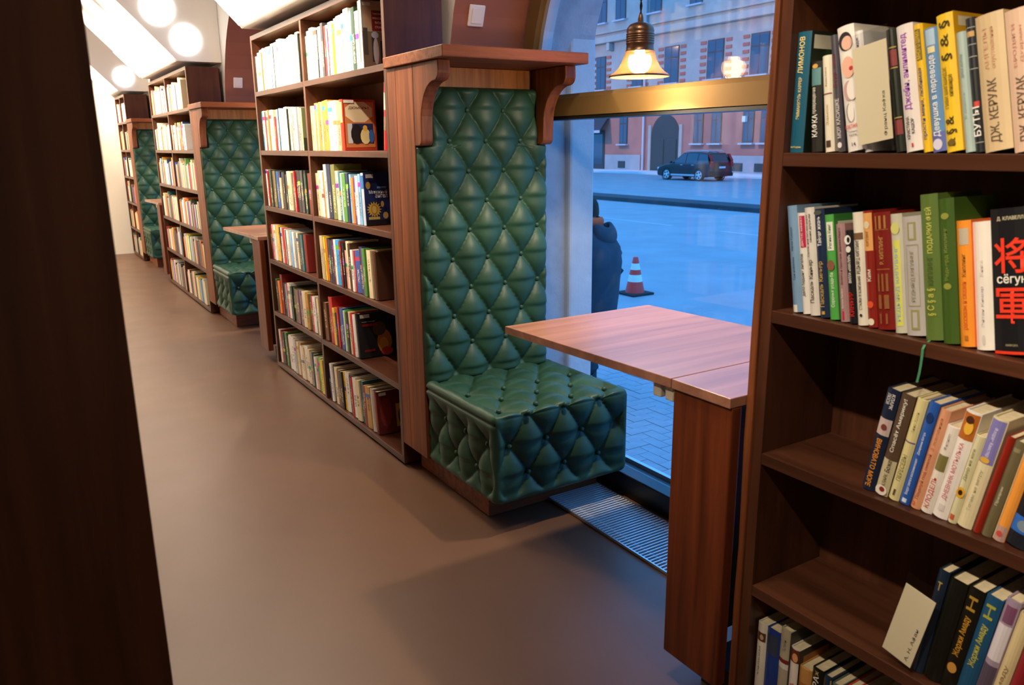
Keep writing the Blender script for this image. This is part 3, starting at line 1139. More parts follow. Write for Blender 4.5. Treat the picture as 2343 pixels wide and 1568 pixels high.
NAMES = [('white', 'F2EFEA'), ('cream', 'E6D6AE'), ('beige', 'C8B391'), ('grey', '8E8E8C'), ('pale grey', 'BFC3C4'), ('black', '151518'),
         ('charcoal', '3A3A3C'), ('dark brown', '3E2417'), ('brown', '6E4527'), ('gold', 'B98A36'), ('yellow', 'F0CF3A'), ('orange', 'EE7E26'),
         ('red', 'C6262A'), ('dark red', '7A1B1C'), ('pink', 'E3A3A0'), ('mauve', '8A6470'), ('purple', '5A4488'), ('navy', '1D2A4E'),
         ('blue', '2C56A8'), ('light blue', '7FB2DD'), ('bright cyan', '18A0E8'), ('teal', '2A6C74'), ('dark green', '23412F'),
         ('green', '4E8A3C'), ('olive', '6F7240'), ('bright green', '5BBF45'), ('salmon', 'E79C78'), ('tan', 'B58A5E')]
def cname(h):
    def rgb(x): return [int(x[i:i + 2], 16) for i in (0, 2, 4)]
    a = rgb(h)
    return min(NAMES, key=lambda n: sum((p - q) ** 2 for p, q in zip(a, rgb(n[1]))))[0]
ORD = ['first', 'second', 'third', 'fourth', 'fifth', 'sixth', 'seventh', 'eighth', 'ninth', 'tenth', 'eleventh', 'twelfth', 'thirteenth',
       'fourteenth', 'fifteenth', 'sixteenth', 'seventeenth', 'eighteenth', 'nineteenth', 'twentieth', 'twenty-first', 'twenty-second',
       'twenty-third', 'twenty-fourth', 'twenty-fifth', 'twenty-sixth', 'twenty-seventh', 'twenty-eighth', 'twenty-ninth', 'thirtieth']

def set_col(o, h):
    o.color = (*srgb(h), 1)

def place(o, x, y, z, t, lean):
    """lean > 0: the head tips away from the camera (to the left); < 0: towards it"""
    a = math.radians(lean)
    o.rotation_euler = (-a, 0, 0)
    o.location = (x, y, z + (t * math.sin(-a) if a < 0 else 0) + .0006)

def unit_book(x, y, z, d, t, h, lean, color, label, group):
    o = obj('book', UNIT_C)
    o.scale = (d, t, h)
    place(o, x, y, z, t, lean)
    set_col(o, color)
    tag(o, label, 'book', group)
    p = obj('pages', UNIT_P, o)
    return o

def real_book(x, y, z, d, t, h, lean, color, label, group, deco=(), cover=()):
    o = cover_mb(d, t, h, None, 0).build('book', ['book_cloth'])
    place(o, x, y, z, t, lean)
    set_col(o, color)
    tag(o, label, 'book', group)
    pages_mb(d, t, h).build('pages', 'pages', o)
    rnd = min(.35 * t, .005)
    for k, it in enumerate(deco):
        e = .0004 + .00012 * k
        kind = it[0]
        if kind == 't':      # lettering: text, colour, z0, z1, height share, y share, mode
            _, body, colr, z0, z1, hs, yc, mode = it
            X = -e
            o3 = (X, -t * yc, h * (z0 + z1) / 2)
            if mode == 'u':
                M = basis((0, 0, 1), (0, 1, 0), o3); L, H = h * (z1 - z0), t * hs
            elif mode == 'd':
                M = basis((0, 0, -1), (0, -1, 0), o3); L, H = h * (z1 - z0), t * hs
            else:
                M = basis((0, -1, 0), (0, 0, 1), o3); L, H = t * hs, h * (z1 - z0)
            text(o, body, colr, M, L, H)
        elif kind == 'b':    # band or patch: colour, z0, z1, y0, y1
            _, colr, z0, z1, y0, y1 = it
            n = 4
            mb = MB()
            for i in range(n):
                u0, u1 = y0 + (y1 - y0) * i / n, y0 + (y1 - y0) * (i + 1) / n
                xa, xb = rnd * (2 * u0 - 1) ** 2 - e, rnd * (2 * u1 - 1) ** 2 - e
                mb.add([(xa, -t * u0, h * z0), (xb, -t * u1, h * z0), (xb, -t * u1, h * z1), (xa, -t * u0, h * z1)], [(1, 0, 3, 2)], 0, True)
            mb.build('spine_patch', colmat(colr), o)
        elif kind == 'e':    # ellipse: colour, zc, yc, rz (of h), ry (of t)
            _, colr, zc, yc, rz, ry = it
            n = 20
            mb = MB()
            cx = -e
            ring = [(cx, -t * yc - t * ry * math.sin(2 * math.pi * i / n), h * zc + h * rz * math.cos(2 * math.pi * i / n)) for i in range(n)]
            mb.add(ring, [tuple(range(n))])
            mb.build('emblem', colmat(colr), o)
    for k, it in enumerate(cover):
        e = -t - .0004 - .00012 * k
        kind = it[0]
        if kind == 'p':      # patch on the front board: colour, x0, x1, z0, z1
            _, colr, x0, x1, z0, z1 = it
            MB().add([(d * x0, e, h * z0), (d * x1, e, h * z0), (d * x1, e, h * z1), (d * x0, e, h * z1)], [(0, 1, 2, 3)]).build('cover_patch', colmat(colr), o)
        elif kind == 'o':    # oval or polygon: colour, xc, zc, rx, rz, sides
            _, colr, xc, zc, rx, rz, n = it
            MB().add([(d * (xc + rx * math.cos(2 * math.pi * i / n + math.pi / n)), e, h * (zc + rz * math.sin(2 * math.pi * i / n + math.pi / n))) for i in range(n)],
                     [tuple(range(n))]).build('cover_emblem', colmat(colr), o)
        elif kind == 's':    # star burst
            _, colr, xc, zc, r1, r2, n = it
            pts = []
            for i in range(2 * n):
                r = r1 if i % 2 == 0 else r2
                pts.append((d * xc + r * math.cos(math.pi * i / n), e, h * zc + r * math.sin(math.pi * i / n)))
            mb = MB()
            mb.add(pts + [(d * xc, e, h * zc)], [(i, (i + 1) % (2 * n), 2 * n) for i in range(2 * n)])
            mb.build('cover_emblem', colmat(colr), o)
        elif kind == 't':
            _, body, colr, x0, x1, z0, z1 = it
            text(o, body, colr, basis((1, 0, 0), (0, 0, 1), (d * (x0 + x1) / 2, e, h * (z0 + z1) / 2)), d * (x1 - x0), h * (z1 - z0), 'cover_title')
    return o

# ---- nearest bookcase: every spine measured
XS = XR + .014
GA = 'books on the upper shelf of the nearest bookcase'
A = [  # y, thickness, height, lean, colour, label, spine print, cover print
    (-1.7515, .033, .211, 0, '1F5D76', 'teal hardback with gold title at left end of the upper right shelf',
     [('t', 'ЛИМОНОВ', 'F0D888', .66, .96, .34, .42, 'u'), ('t', 'ЭММАНУЭЛЬ КАРРЕР', 'F0D888', .28, .63, .22, .47, 'u'), ('t', 'Ad Marginem', 'E8D060', .035, .055, .7, .5, 'h')],
     [('p', '1D2A1C', .0, 1, 0, 1), ('p', '2E4A2C', .3, 1, .55, .9), ('p', 'E8E4D4', .05, .45, .86, .97)]),
    (-1.800, .0225, .157, 5.5, '2B2A26', 'small dark book with white scribbled lettering and a teal head',
     [('b', '5E8C8E', .74, .93, .08, .92), ('e', 'D9A84E', .95, .5, .025, .25), ('t', 'КАФКА', 'F2F0E8', .17, .42, .55, .45, 'u'), ('t', 'превращение', 'D8D4C8', .43, .72, .35, .45, 'u')], []),
    (-1.826, .0185, .166, 8, 'EFE5CF', 'slim cream paperback with a dark red line, between two dark books',
     [('b', '7A2430', .60, .612, .05, .95), ('t', 'Франц Кафка', 'A58D62', .68, .88, .22, .5, 'u'), ('t', 'Замок', 'C9A26E', .28, .5, .26, .5, 'u'), ('b', '4A3022', .05, .12, .25, .75)], []),
    (-1.849, .0140, .200, 10.5, '4A4650', 'slim charcoal book with purple and white lettering beside the white face spine',
     [('t', 'МОЯ КАСИШКЕ', 'DCD4D8', .12, .46, .55, .5, 'u'), ('t', 'Будь моя', '7C2C46', .56, .84, .6, .5, 'u'), ('e', 'E8E4E0', .06, .5, .025, .3)], []),
    (-1.8655, .0315, .212, 12, 'F3ECE4', 'white hardback whose spine shows a woman\'s face in ovals',
     [('e', '2A2426', .875, .52, .075, .40), ('e', 'EBB9A2', .86, .60, .055, .32), ('e', 'F0B8A0', .67, .55, .085, .38), ('e', 'C23A3A', .655, .72, .018, .12),
      ('e', 'C9A49E', .485, .5, .08, .34), ('e', 'F3ECE4', .485, .66, .08, .30), ('e', '8A8288', .31, .42, .075, .2), ('e', 'F3ECE4', .31, .49, .075, .2),
      ('t', 'СВЕТИЛА', 'D0342C', .185, .215, .86, .5, 'h'), ('t', 'Элеанор', '5A5450', .148, .165, .55, .5, 'h'), ('t', 'Каттон', '5A5450', .122, .139, .45, .5, 'h'), ('t', '14', '4A4448', .04, .07, .22, .5, 'h')], []),
    (-1.9005, .0150, .202, 12, 'F0EDEA', 'white paperback partly hidden behind the cream author card',
     [('t', 'Гэри Киттеридж', '5A5470', .62, .95, .45, .45, 'u'), ('b', '6A4A34', .47, .53, .2, .8), ('t', 'Пятый персонаж', '8C86A8', .06, .42, .4, .5, 'u')], []),
    (-1.9660, .0165, .198, 12, '23281E', 'dark green hardback with red labels and gold lines behind the author card',
     [('b', '8A3A38', .70, .83, .05, .95), ('b', 'C9A850', .845, .853, .05, .95), ('b', 'C9A850', .68, .688, .05, .95), ('b', '8A3A38', .14, .26, .05, .95), ('b', 'C9A850', .275, .283, .05, .95)], []),
    (-1.9845, .0275, .201, 12, 'EFE6E2', 'white hardback with handwritten violet title down its spine',
     [('t', 'Джейн, анлимитед', 'A34AC2', .33, .93, .48, .45, 'u'), ('t', 'КРИСТИНА', '3E3A3E', .10, .28, .2, .32, 'u'), ('t', 'КАШОР', '3E3A3E', .14, .26, .2, .6, 'u'), ('t', '1', 'D04038', .035, .065, .12, .5, 'h')], []),
    (-2.0135, .0150, .200, 12, 'F2C31E', 'narrow yellow paperback with dark blue lettering next to the violet-titled book',
     [('b', '6E5A18', .72, .96, .2, .8), ('t', 'МНОГО ШУМА', 'E9C63A', .73, .95, .45, .5, 'u'), ('t', 'прости меня, любимая', '4A5A8A', .10, .66, .5, .5, 'u')], []),
    (-2.0295, .0212, .191, 12, '5E8EC2', 'blue paperback with white cursive title between two yellow books',
     [('b', 'A8C4DC', .86, .99, .2, .85), ('b', 'E2D6A0', .80, .85, .3, .8), ('t', 'Девушка в переводе', 'F4F4F2', .12, .78, .58, .55, 'u'), ('b', '5C66B0', .0, .16, .02, .98), ('e', 'D8D4E8', .06, .5, .045, .35)], []),
    (-2.0515, .0275, .209, 12, 'F0C62A', 'tall bright yellow hardback patterned with dark vines',
     [('t', 'ГИВИ ШИПШИДЗЕ', '7A6416', .32, .62, .24, .32, 'u'), ('t', 'кипишидзе', '7A6416', .40, .56, .26, .62, 'u'),
      ('t', '§ & §', '3E3410', .66, .95, .6, .5, 'u'), ('t', '& § &', '3E3410', .04, .26, .6, .45, 'u'), ('e', '6E5A1E', .07, .4, .025, .2)],
     [('p', 'E0A81C', .0, 1, 0, 1), ('p', 'EFE6C4', .1, .6, .90, .97)]),
    (-2.0800, .0148, .180, 12, 'A9BDB8', 'narrow pale grey-green book between the vine-patterned and the black one',
     [('t', 'ДЖЕК КЕРУАК', '7E928E', .62, .82, .3, .5, 'u'), ('t', 'В дороге', '8EA29E', .28, .5, .25, .5, 'u')], []),
    (-2.0952, .0135, .199, 12, '202226', 'black paperback with white grid lines on its spine',
     [('b', 'C09A60', .86, .90, .1, .9), ('b', 'A8A8A8', .925, .93, .02, .98), ('b', 'A8A8A8', .80, .805, .02, .98), ('b', 'A8A8A8', .71, .715, .02, .98), ('b', 'A8A8A8', .62, .625, .02, .98),
      ('t', 'БУТЫ', 'EEEAE4', .12, .34, .75, .55, 'u'), ('b', 'C23A2E', .34, .38, .4, .9), ('b', 'A8A8A8', .07, .075, .02, .98)], []),
    (-2.1095, .0395, .199, 12, 'CDB48C', 'thick beige hardback with big dark capitals on its spine',
     [('t', 'ДЖ. КЕРУАК', '5A4636', .06, .53, .40, .5, 'u'), ('t', 'АНГЕЛЫ', 'C89A7A', .60, .90, .16, .36, 'u'), ('t', 'опустошения', 'C89A7A', .60, .90, .16, .62, 'u')], []),
    (-2.1515, .0355, .201, 12, 'D3B29A', 'thick pinkish beige hardback with big dark capitals on its spine',
     [('t', 'ДЖ. КЕРУАК', '5A4636', .06, .53, .40, .5, 'u'), ('t', 'БРОДЯГИ', 'C08A78', .60, .90, .16, .36, 'u'), ('t', 'Дхармы', 'C08A78', .62, .88, .16, .62, 'u')], []),
    (-2.1885, .0180, .194, 12, 'E4DCCB', 'cream book cut off by the right edge on the upper shelf', [('b', '8A3A32', .1, .6, .7, .98)], []),
]
def settle(rows, lean_off=0.0, wall=None):
    """keep the measured places but open them up until neighbours just touch"""
    out = []
    for (y, t, h, ln, c, lab, de, co) in rows:
        ln = ln + lean_off if abs(ln) > 1e-6 else 0.0
        a = math.radians(ln)
        lift = t * math.sin(-a) if a < 0 else 0.0
        zt = h * math.cos(a)
        if out:
            (y0, t0, h0, l0) = out[-1][:4]
            a0 = math.radians(l0)
            def right0(z):
                if a0 >= 0:
                    return y0 - t0 / math.cos(a0) + z * math.tan(a0)
                return y0 - t0 * math.cos(a0) + z * math.tan(a0)
            zm = min(zt + lift, h0 * math.cos(a0))
            lim = min(right0(z) - (z - lift) * math.tan(a) for z in (0.0, zm)) - .0004
            y = min(y, lim)
        elif wall is not None:
            y = min(y, wall - .0004, wall - .0004 - zt * math.tan(a))
        out.append((y, t, h, ln, c, lab, de, co))
    return out
INNER = -1.7262 - TH - .0004
A = settle(A, 0, INNER)
for y, t, h, ln, c, lab, de, co in A:
    real_book(XS, y, SHELF_Z[1], .135, t, h, ln, c, lab, GA, de, co)

GB = 'books on the second visible shelf of the nearest bookcase'
B = [
    (-1.7850, .0215, .203, 10, '7FA3C6', 'light blue paperback at the left end of the second right-hand shelf',
     [('t', 'Милан Кундера', '3C5878', .58, .80, .26, .45, 'u'), ('t', 'Три новеллы', '3C5878', .30, .52, .26, .5, 'u'), ('b', 'EFE8E0', .0, .07, .05, .6)], []),
    (-1.7990, .0165, .191, 10, 'EAE6DE', 'slim white book with a crimson label at the head of its spine',
     [('b', 'C01848', .66, .97, .45, .98), ('t', 'ДЖЭНС КИНКЕЛ', 'F4E8E8', .67, .96, .3, .7, 'u'), ('t', 'дело падших ангелов', '5E5A5E', .18, .60, .42, .55, 'u')], []),
    (-1.8162, .0210, .202, 10, 'E3DCD2', 'white paperback with two-line grey lettering next to a navy spine',
     [('t', 'Салон, или тот, кто дорог', '6A666C', .55, .94, .28, .32, 'u'), ('t', 'своим друзьям', '6A666C', .68, .94, .26, .66, 'u'), ('t', 'Паскаль Киньяр', '4A4230', .12, .52, .5, .5, 'u')], []),
    (-1.8380, .0208, .201, 10, '1E2C4C', 'navy paperback with white upper and gold lower title',
     [('t', 'Тайная жизнь', 'F0F0EC', .66, .93, .42, .5, 'u'), ('t', 'Паскаль Киньяр', 'C4A456', .10, .52, .55, .5, 'u'), ('e', '50584E', .965, .5, .022, .4), ('b', 'D0A43A', .03, .06, .35, .65)], []),
    (-1.8592, .0216, .192, 10, '55AE4E', 'bright green paperback with a white title label',
     [('b', 'EDEADE', .66, .93, .22, .82), ('t', 'Регина Кинг', '4C7A46', .68, .91, .3, .52, 'u'), ('t', 'Сорочья усадьба', 'E8F2DC', .12, .45, .4, .55, 'u'), ('e', '8A5A44', .52, .5, .05, .35)],
     [('p', '3E8A3E', 0, 1, 0, 1), ('p', 'D8DACC', .08, .45, .80, .93)]),
    (-1.8812, .0182, .177, 10, 'AD8788', 'mauve paperback with fine lettering, right of the green one',
     [('t', 'Золото и хрусталь дерева Индго', '4E3438', .38, .96, .3, .55, 'u'), ('t', 'Валери Виейра', 'E6D2D0', .14, .34, .3, .5, 'u'), ('b', 'C21E3C', .02, .11, .4, .6)], []),
    (-1.8998, .0160, .167, 10, '16161A', 'short black paperback with red and white lettering',
     [('t', 'КИНЬЯР', 'D0221E', .08, .34, .62, .5, 'u'), ('t', 'ВИЛЛА «АМАЛИЯ»', 'ECEAE4', .44, .74, .35, .5, 'u'), ('e', 'F0EEE8', .90, .45, .05, .4), ('e', '16161A', .90, .55, .03, .18), ('e', 'E8E6E0', .80, .5, .035, .3)], []),
    (-1.9168, .0198, .200, 10, 'EDE6D4', 'cream paperback with bold black capitals and a brown picture band',
     [('b', '7A5A3A', .76, .82, .05, .95), ('t', 'РЕДЬЯРД КИПЛИНГ', '26221E', .46, .76, .42, .5, 'u'), ('t', 'СТАЛКИ И КОМПАНИЯ', '3A342E', .14, .44, .3, .5, 'u'), ('e', '3A3434', .09, .5, .014, .14)], []),
    (-1.9370, .0180, .204, 10, '8E2218', 'dark red paperback with an orange head and small white title',
     [('b', 'E8A860', .66, .98, .05, .95), ('e', 'E0D2B0', .88, .5, .03, .28), ('t', 'КИПЛИНГ', '8A5A2C', .70, .83, .3, .5, 'u'), ('t', 'Ким', 'F0E2D0', .40, .50, .42, .5, 'u'), ('e', 'E0542C', .20, .5, .03, .32), ('e', 'EADFC8', .05, .5, .03, .34)], []),
    (-1.9560, .0322, .202, 10, '7C1A14', 'thick dark red hardback with dull gold ornament, mid second shelf',
     [('b', 'A8763A', .515, .52, .12, .88), ('b', 'A8763A', .85, .855, .12, .88), ('t', 'Р. КИПЛИНГ', 'C29450', .56, .80, .24, .5, 'u'),
      ('b', 'A8763A', .86, .97, .18, .28), ('b', 'A8763A', .86, .97, .42, .56), ('b', 'A8763A', .86, .97, .7, .8),
      ('b', '8E5A2E', .33, .48, .2, .32), ('b', '8E5A2E', .33, .48, .44, .56), ('b', '8E5A2E', .33, .48, .68, .8),
      ('b', '8E5A2E', .18, .30, .2, .4), ('b', '8E5A2E', .18, .30, .55, .8), ('b', '8E5A2E', .05, .14, .25, .35), ('b', '8E5A2E', .05, .14, .6, .7)], []),
    (-1.9890, .0205, .202, 10, 'C9C6B2', 'pale hardback with a yellow strip and light blue capitals',
     [('b', 'D8D85E', .06, .78, .25, .8), ('t', 'РЕДЬЯРД КИПЛИНГ', '7FA8DC', .10, .73, .34, .52, 'u'), ('e', 'D2D07A', .88, .5, .05, .36)], []),
    (-2.0120, .0345, .199, 10, 'B9B3B0', 'grey hardback with a faint olive ornamental frame on its spine',
     [('b', '97935E', .80, .95, .30, .72), ('b', 'B9B3B0', .815, .935, .4, .62), ('b', '97935E', .05, .22, .30, .72), ('b', 'B9B3B0', .07, .20, .4, .62),
      ('b', 'A19C74', .25, .255, .2, .8), ('b', 'A19C74', .76, .765, .2, .8), ('b', 'A19C74', .25, .76, .2, .22), ('b', 'A19C74', .25, .76, .78, .8), ('t', 'РЕДЬЯРД КИПЛИНГ', 'A19C84', .29, .72, .22, .5, 'u')], []),
    (-2.0485, .0288, .237, 10, '5C7434', 'tallest book of the second shelf, moss green with yellow-green title',
     [('t', 'ПОДАРКИ ФЕЙ', 'C8C860', .60, .91, .44, .52, 'u'), ('t', 'КИПЛИНГ', '46582A', .38, .58, .3, .5, 'u'), ('t', '§ С § а §', 'BFBE4E', .17, .36, .5, .5, 'u')], []),
    (-2.0788, .0250, .232, 10, '3E5A1E', 'dark moss green book leaning against the tallest one',
     [('t', 'Редьярд Киплинг', '7C8C3C', .44, .80, .3, .5, 'u'), ('e', '8E923C', .88, .5, .022, .25), ('e', '8E923C', .40, .5, .022, .25)], []),
    (-2.1045, .0245, .199, 10, 'F0952E', 'bright orange hardback with a grey square emblem at its head',
     [('b', 'BDB09A', .81, .94, .2, .8), ('t', 'Киплинг', '8E5A20', .56, .74, .26, .45, 'u'), ('t', 'рассказы и сказки', 'D8622A', .14, .52, .32, .5, 'u'), ('b', 'B06A24', .05, .09, .35, .6)],
     [('p', 'E2622A', 0, 1, 0, 1)]),
    (-2.1305, .0265, .199, 10, 'ECE4DA', 'plain white hardback with faint grey lettering left of the black spine with red characters',
     [('t', 'Эйтан Кишар', 'A6A2AC', .18, .50, .2, .5, 'u'), ('t', 'Книга', 'CFC8C0', .58, .70, .2, .5, 'u'), ('e', 'CFC8C2', .08, .5, .04, .1)], []),
    (-2.1590, .0600, .220, 10, '17171A', 'very thick black book with large red characters on its spine',
     [('t', 'Д. КЛАВЕЛЛ', 'CFC6A4', .915, .945, .62, .5, 'h'), ('t', '将', 'E2371C', .56, .80, .80, .5, 'h'), ('t', 'сёгун', 'F2EEE2', .475, .555, .70, .5, 'h'),
      ('t', '軍', 'E2371C', .215, .46, .80, .5, 'h'), ('t', 'АМФОРА', 'A89C74', .055, .072, .3, .45, 'h'), ('b', 'E2371C', .0, .02, .01, .99)], []),
]
ribbon_parent = None
B = settle(B, -.5, INNER)
for y, t, h, ln, c, lab, de, co in B:
    o = real_book(XS + (.004 if h < .225 else 0), y, SHELF_Z[2], .135, t, h, ln, c, lab, GB, de, co)
    if 'tallest book' in lab:
        ribbon_parent = o
# green ribbon marker hanging from the tallest book over the shelf edge
mb = MB()
rp_ = [(.002, -.006, .0), (-.012, -.006, -.004), (-.0185, -.005, -.012), (-.020, -.003, -.030), (-.0205, .001, -.050), (-.021, .006, -.068)]
for (xa, ya, za), (xb, yb, zb) in zip(rp_, rp_[1:]):
    mb.add([(xa, ya, za), (xa - .0004, ya - .0045, za), (xb - .0004, yb - .0045, zb), (xb, yb, zb)], [(0, 1, 2, 3)], 0, True)
plain('ribbon_green', (.045, .22, .10), .6)
mb.build('ribbon', 'ribbon_green', ribbon_parent)

GC = 'books leaning on the third visible shelf of the nearest bookcase'
Cc = [
    (-1.9650, .0250, .200, -8.6, '1C2740', 'navy hardback with orange lettering, first of the leaning row',
     [('t', 'ЛЮСИ', 'E8E6E0', .86, .96, .26, .34, 'd'), ('t', 'КЛАРК', 'E8E6E0', .82, .96, .26, .66, 'd'), ('b', 'C9B4AE', .56, .72, .03, .97), ('e', '7A3A34', .64, .55, .03, .22), ('t', 'ВИНОВАТО МОРЕ', 'F09A24', .04, .52, .40, .5, 'd')], []),
    (-1.9912, .0255, .197, -8.8, '5A4636', 'dark brown photographic paperback with white script, second of the leaning row',
     [('b', 'C8BE9A', .0, .36, .02, .98), ('e', 'EDE4D8', .05, .5, .05, .42), ('e', '8E2A22', .06, .55, .025, .2), ('t', 'Спасёт Америку!', 'F0EADC', .44, .96, .34, .5, 'u'), ('t', 'Боже', '4A3A22', .24, .36, .36, .55, 'u'), ('t', 'КЛАРК', '6A5A3A', .10, .22, .26, .55, 'u')], []),
    (-2.0182, .0192, .197, -9.2, 'E2D69A', 'cream yellow paperback with a violet line, third of the leaning row',
     [('b', '5A4E8A', .58, .592, .03, .97), ('t', 'ПЕРЕСЕВЫ', '8A8458', .20, .46, .42, .5, 'u'), ('t', 'Анна Клан', 'C6BC80', .68, .88, .3, .5, 'u'), ('b', '5A4A3A', .05, .11, .4, .6)], []),
    (-2.0385, .0200, .197, -9.5, '2A5CB4', 'royal blue paperback with a blue board, fourth of the leaning row',
     [('t', 'Вокруг света в воспоминаниях', 'DCE6F2', .10, .46, .3, .5, 'u'), ('t', 'Джереми Клэрк', 'DCE6F2', .50, .72, .26, .5, 'u'), ('e', '17346E', .86, .5, .05, .3), ('b', 'D8E4F0', .02, .06, .3, .7)],
     [('p', '2452A6', 0, 1, 0, 1)]),
    (-2.0590, .0178, .190, -9.5, 'E2A07A', 'salmon paperback, fifth of the leaning row',
     [('t', 'Поцелуй под омелой', '9A4A34', .10, .56, .4, .5, 'u'), ('t', '3 желания', 'C27A56', .60, .92, .3, .5, 'u'), ('t', '2', 'D0482C', .03, .07, .3, .4, 'h')], []),
    (-2.0772, .0200, .165, -9.5, 'ECE3D8', 'short white paperback with a red title and green picture in the leaning row',
     [('t', 'КЛОДЕЛЬ', 'C4443C', .06, .42, .5, .5, 'u'), ('b', '7C7440', .50, .68, .12, .92), ('t', 'Филипп', 'A8A098', .74, .92, .26, .5, 'u')], []),
    (-2.0976, .0255, .199, -9.5, 'EFE8E2', 'white paperback with a pink title and orange flower picture at its head',
     [('b', 'B4641E', .75, .985, .03, .97), ('e', 'E8B43A', .86, .55, .06, .28), ('e', '4A2414', .93, .5, .035, .25), ('t', 'ДНЕВНИК МОТЫЛЬКА', 'D07A82', .18, .72, .36, .5, 'u'), ('b', 'D8D0CC', .07, .13, .3, .7)], []),
    (-2.1236, .0145, .163, -9.3, 'D9D2A8', 'small pale book with a sunflower on its spine in the leaning row',
     [('e', 'E0A41E', .36, .5, .06, .45), ('e', '2E1C0E', .36, .5, .03, .25), ('t', 'Двор на юге', '8E8A6A', .50, .86, .4, .5, 'u'), ('b', 'C85A3C', .04, .10, .2, .7)], []),
    (-2.1388, .0240, .200, -9.4, 'E0D3AC', 'cream hardback with a lilac label at its head in the leaning row',
     [('b', '7D78B8', .60, .985, .05, .95), ('t', 'Флоран Квестер', 'DAD4EC', .66, .92, .3, .5, 'd'), ('e', 'D8A83A', .63, .45, .025, .3), ('t', 'Тотем на ветру', 'B0A684', .16, .54, .26, .5, 'u')], []),
    (-2.1670, .0120, .176, -10, '8E2212', 'thin red paperback in the leaning row, right of the lilac label', [], []),
    (-2.1795, .0160, .172, -10, '6B6246', 'olive brown paperback in the leaning row',
     [('t', 'Призрак', 'CFC8AE', .34, .54, .3, .5, 'u'), ('b', '8A8264', .90, .94, .2, .8)], []),
    (-2.1960, .0180, .170, -9.6, 'EC9A3E', 'orange paperback with a mottled pink foot in the leaning row',
     [('b', 'B89488', .0, .16, .03, .97), ('e', 'C4483C', .08, .5, .03, .25), ('b', 'F0D8A8', .0, .98, .02, .12)], []),
    (-2.2145, .0360, .176, -9.6, '1A1E26', 'thick dark book with a blue oval, rightmost of the leaning row',
     [('b', '2A66C0', .14, .30, .02, .98), ('e', '7A8A98', .22, .55, .055, .3)], []),
]
Cc = settle(Cc)
for y, t, h, ln, c, lab, de, co in Cc:
    real_book(XS + .004, y, SHELF_Z[3], .140, t, h, ln, c, lab, GC, de, co)
# unseen neighbours that hold the leaning rows up, just past the right edge
real_book(XS + .006, -2.2525, SHELF_Z[3], .14, .03, .21, -9.6, '6A2A22', 'red-brown book holding up the leaning row at the right edge', GC)

GD = 'books on the fourth visible shelf of the nearest bookcase'
Dd = [
    (-2.0980, .0185, .212, -6.5, '1B2C40', 'dark blue hardback with white page tops behind the lower author card', [('t', 'Т', 'B89A4A', .82, .9, .4, .5, 'h')], []),
    (-2.1170, .0300, .205, -7.0, '15140F', 'thick black hardback right of the lower author card', [], []),
    (-2.1475, .0260, .205, -7.4, '17150F', 'black hardback with ochre script and an ochre H',
     [('t', 'Н', 'B08A2E', .80, .93, .55, .5, 'u'), ('t', 'Жоржи Амаду', 'D49A2E', .34, .74, .5, .5, 'u'), ('e', 'C89040', .22, .5, .05, .3)], []),
    (-2.1745, .0260, .205, -7.8, '1F5278', 'blue hardback with yellow script and a yellow H',
     [('t', 'Н', 'A8A83A', .80, .93, .55, .5, 'u'), ('t', 'Жоржи Амаду', 'C8C238', .32, .74, .5, .5, 'u')], []),
    (-2.2015, .0220, .215, -8.2, 'A692A8', 'mottled lilac and white book on the fourth shelf', [('b', '7A4A6A', .80, .95, .2, .9), ('b', 'DCD4DC', .45, .78, .05, .95), ('b', '55485A', .0, .4, .03, .97)], []),
    (-2.2245, .0200, .200, -8.4, 'D6C294', 'cream book beside the lilac one on the fourth shelf', [('t', 'Амаду', '8A6A4A', .2, .5, .4, .5, 'u')], []),
    (-2.2455, .0200, .205, -8.6, '8A1F28', 'dark red book at the right edge of the fourth shelf', [], []),
]
Dd = settle(Dd)
for y, t, h, ln, c, lab, de, co in Dd:
    real_book(XS + .006, y, SHELF_Z[4], .140, t, h, ln, c, lab, GD, de, co)

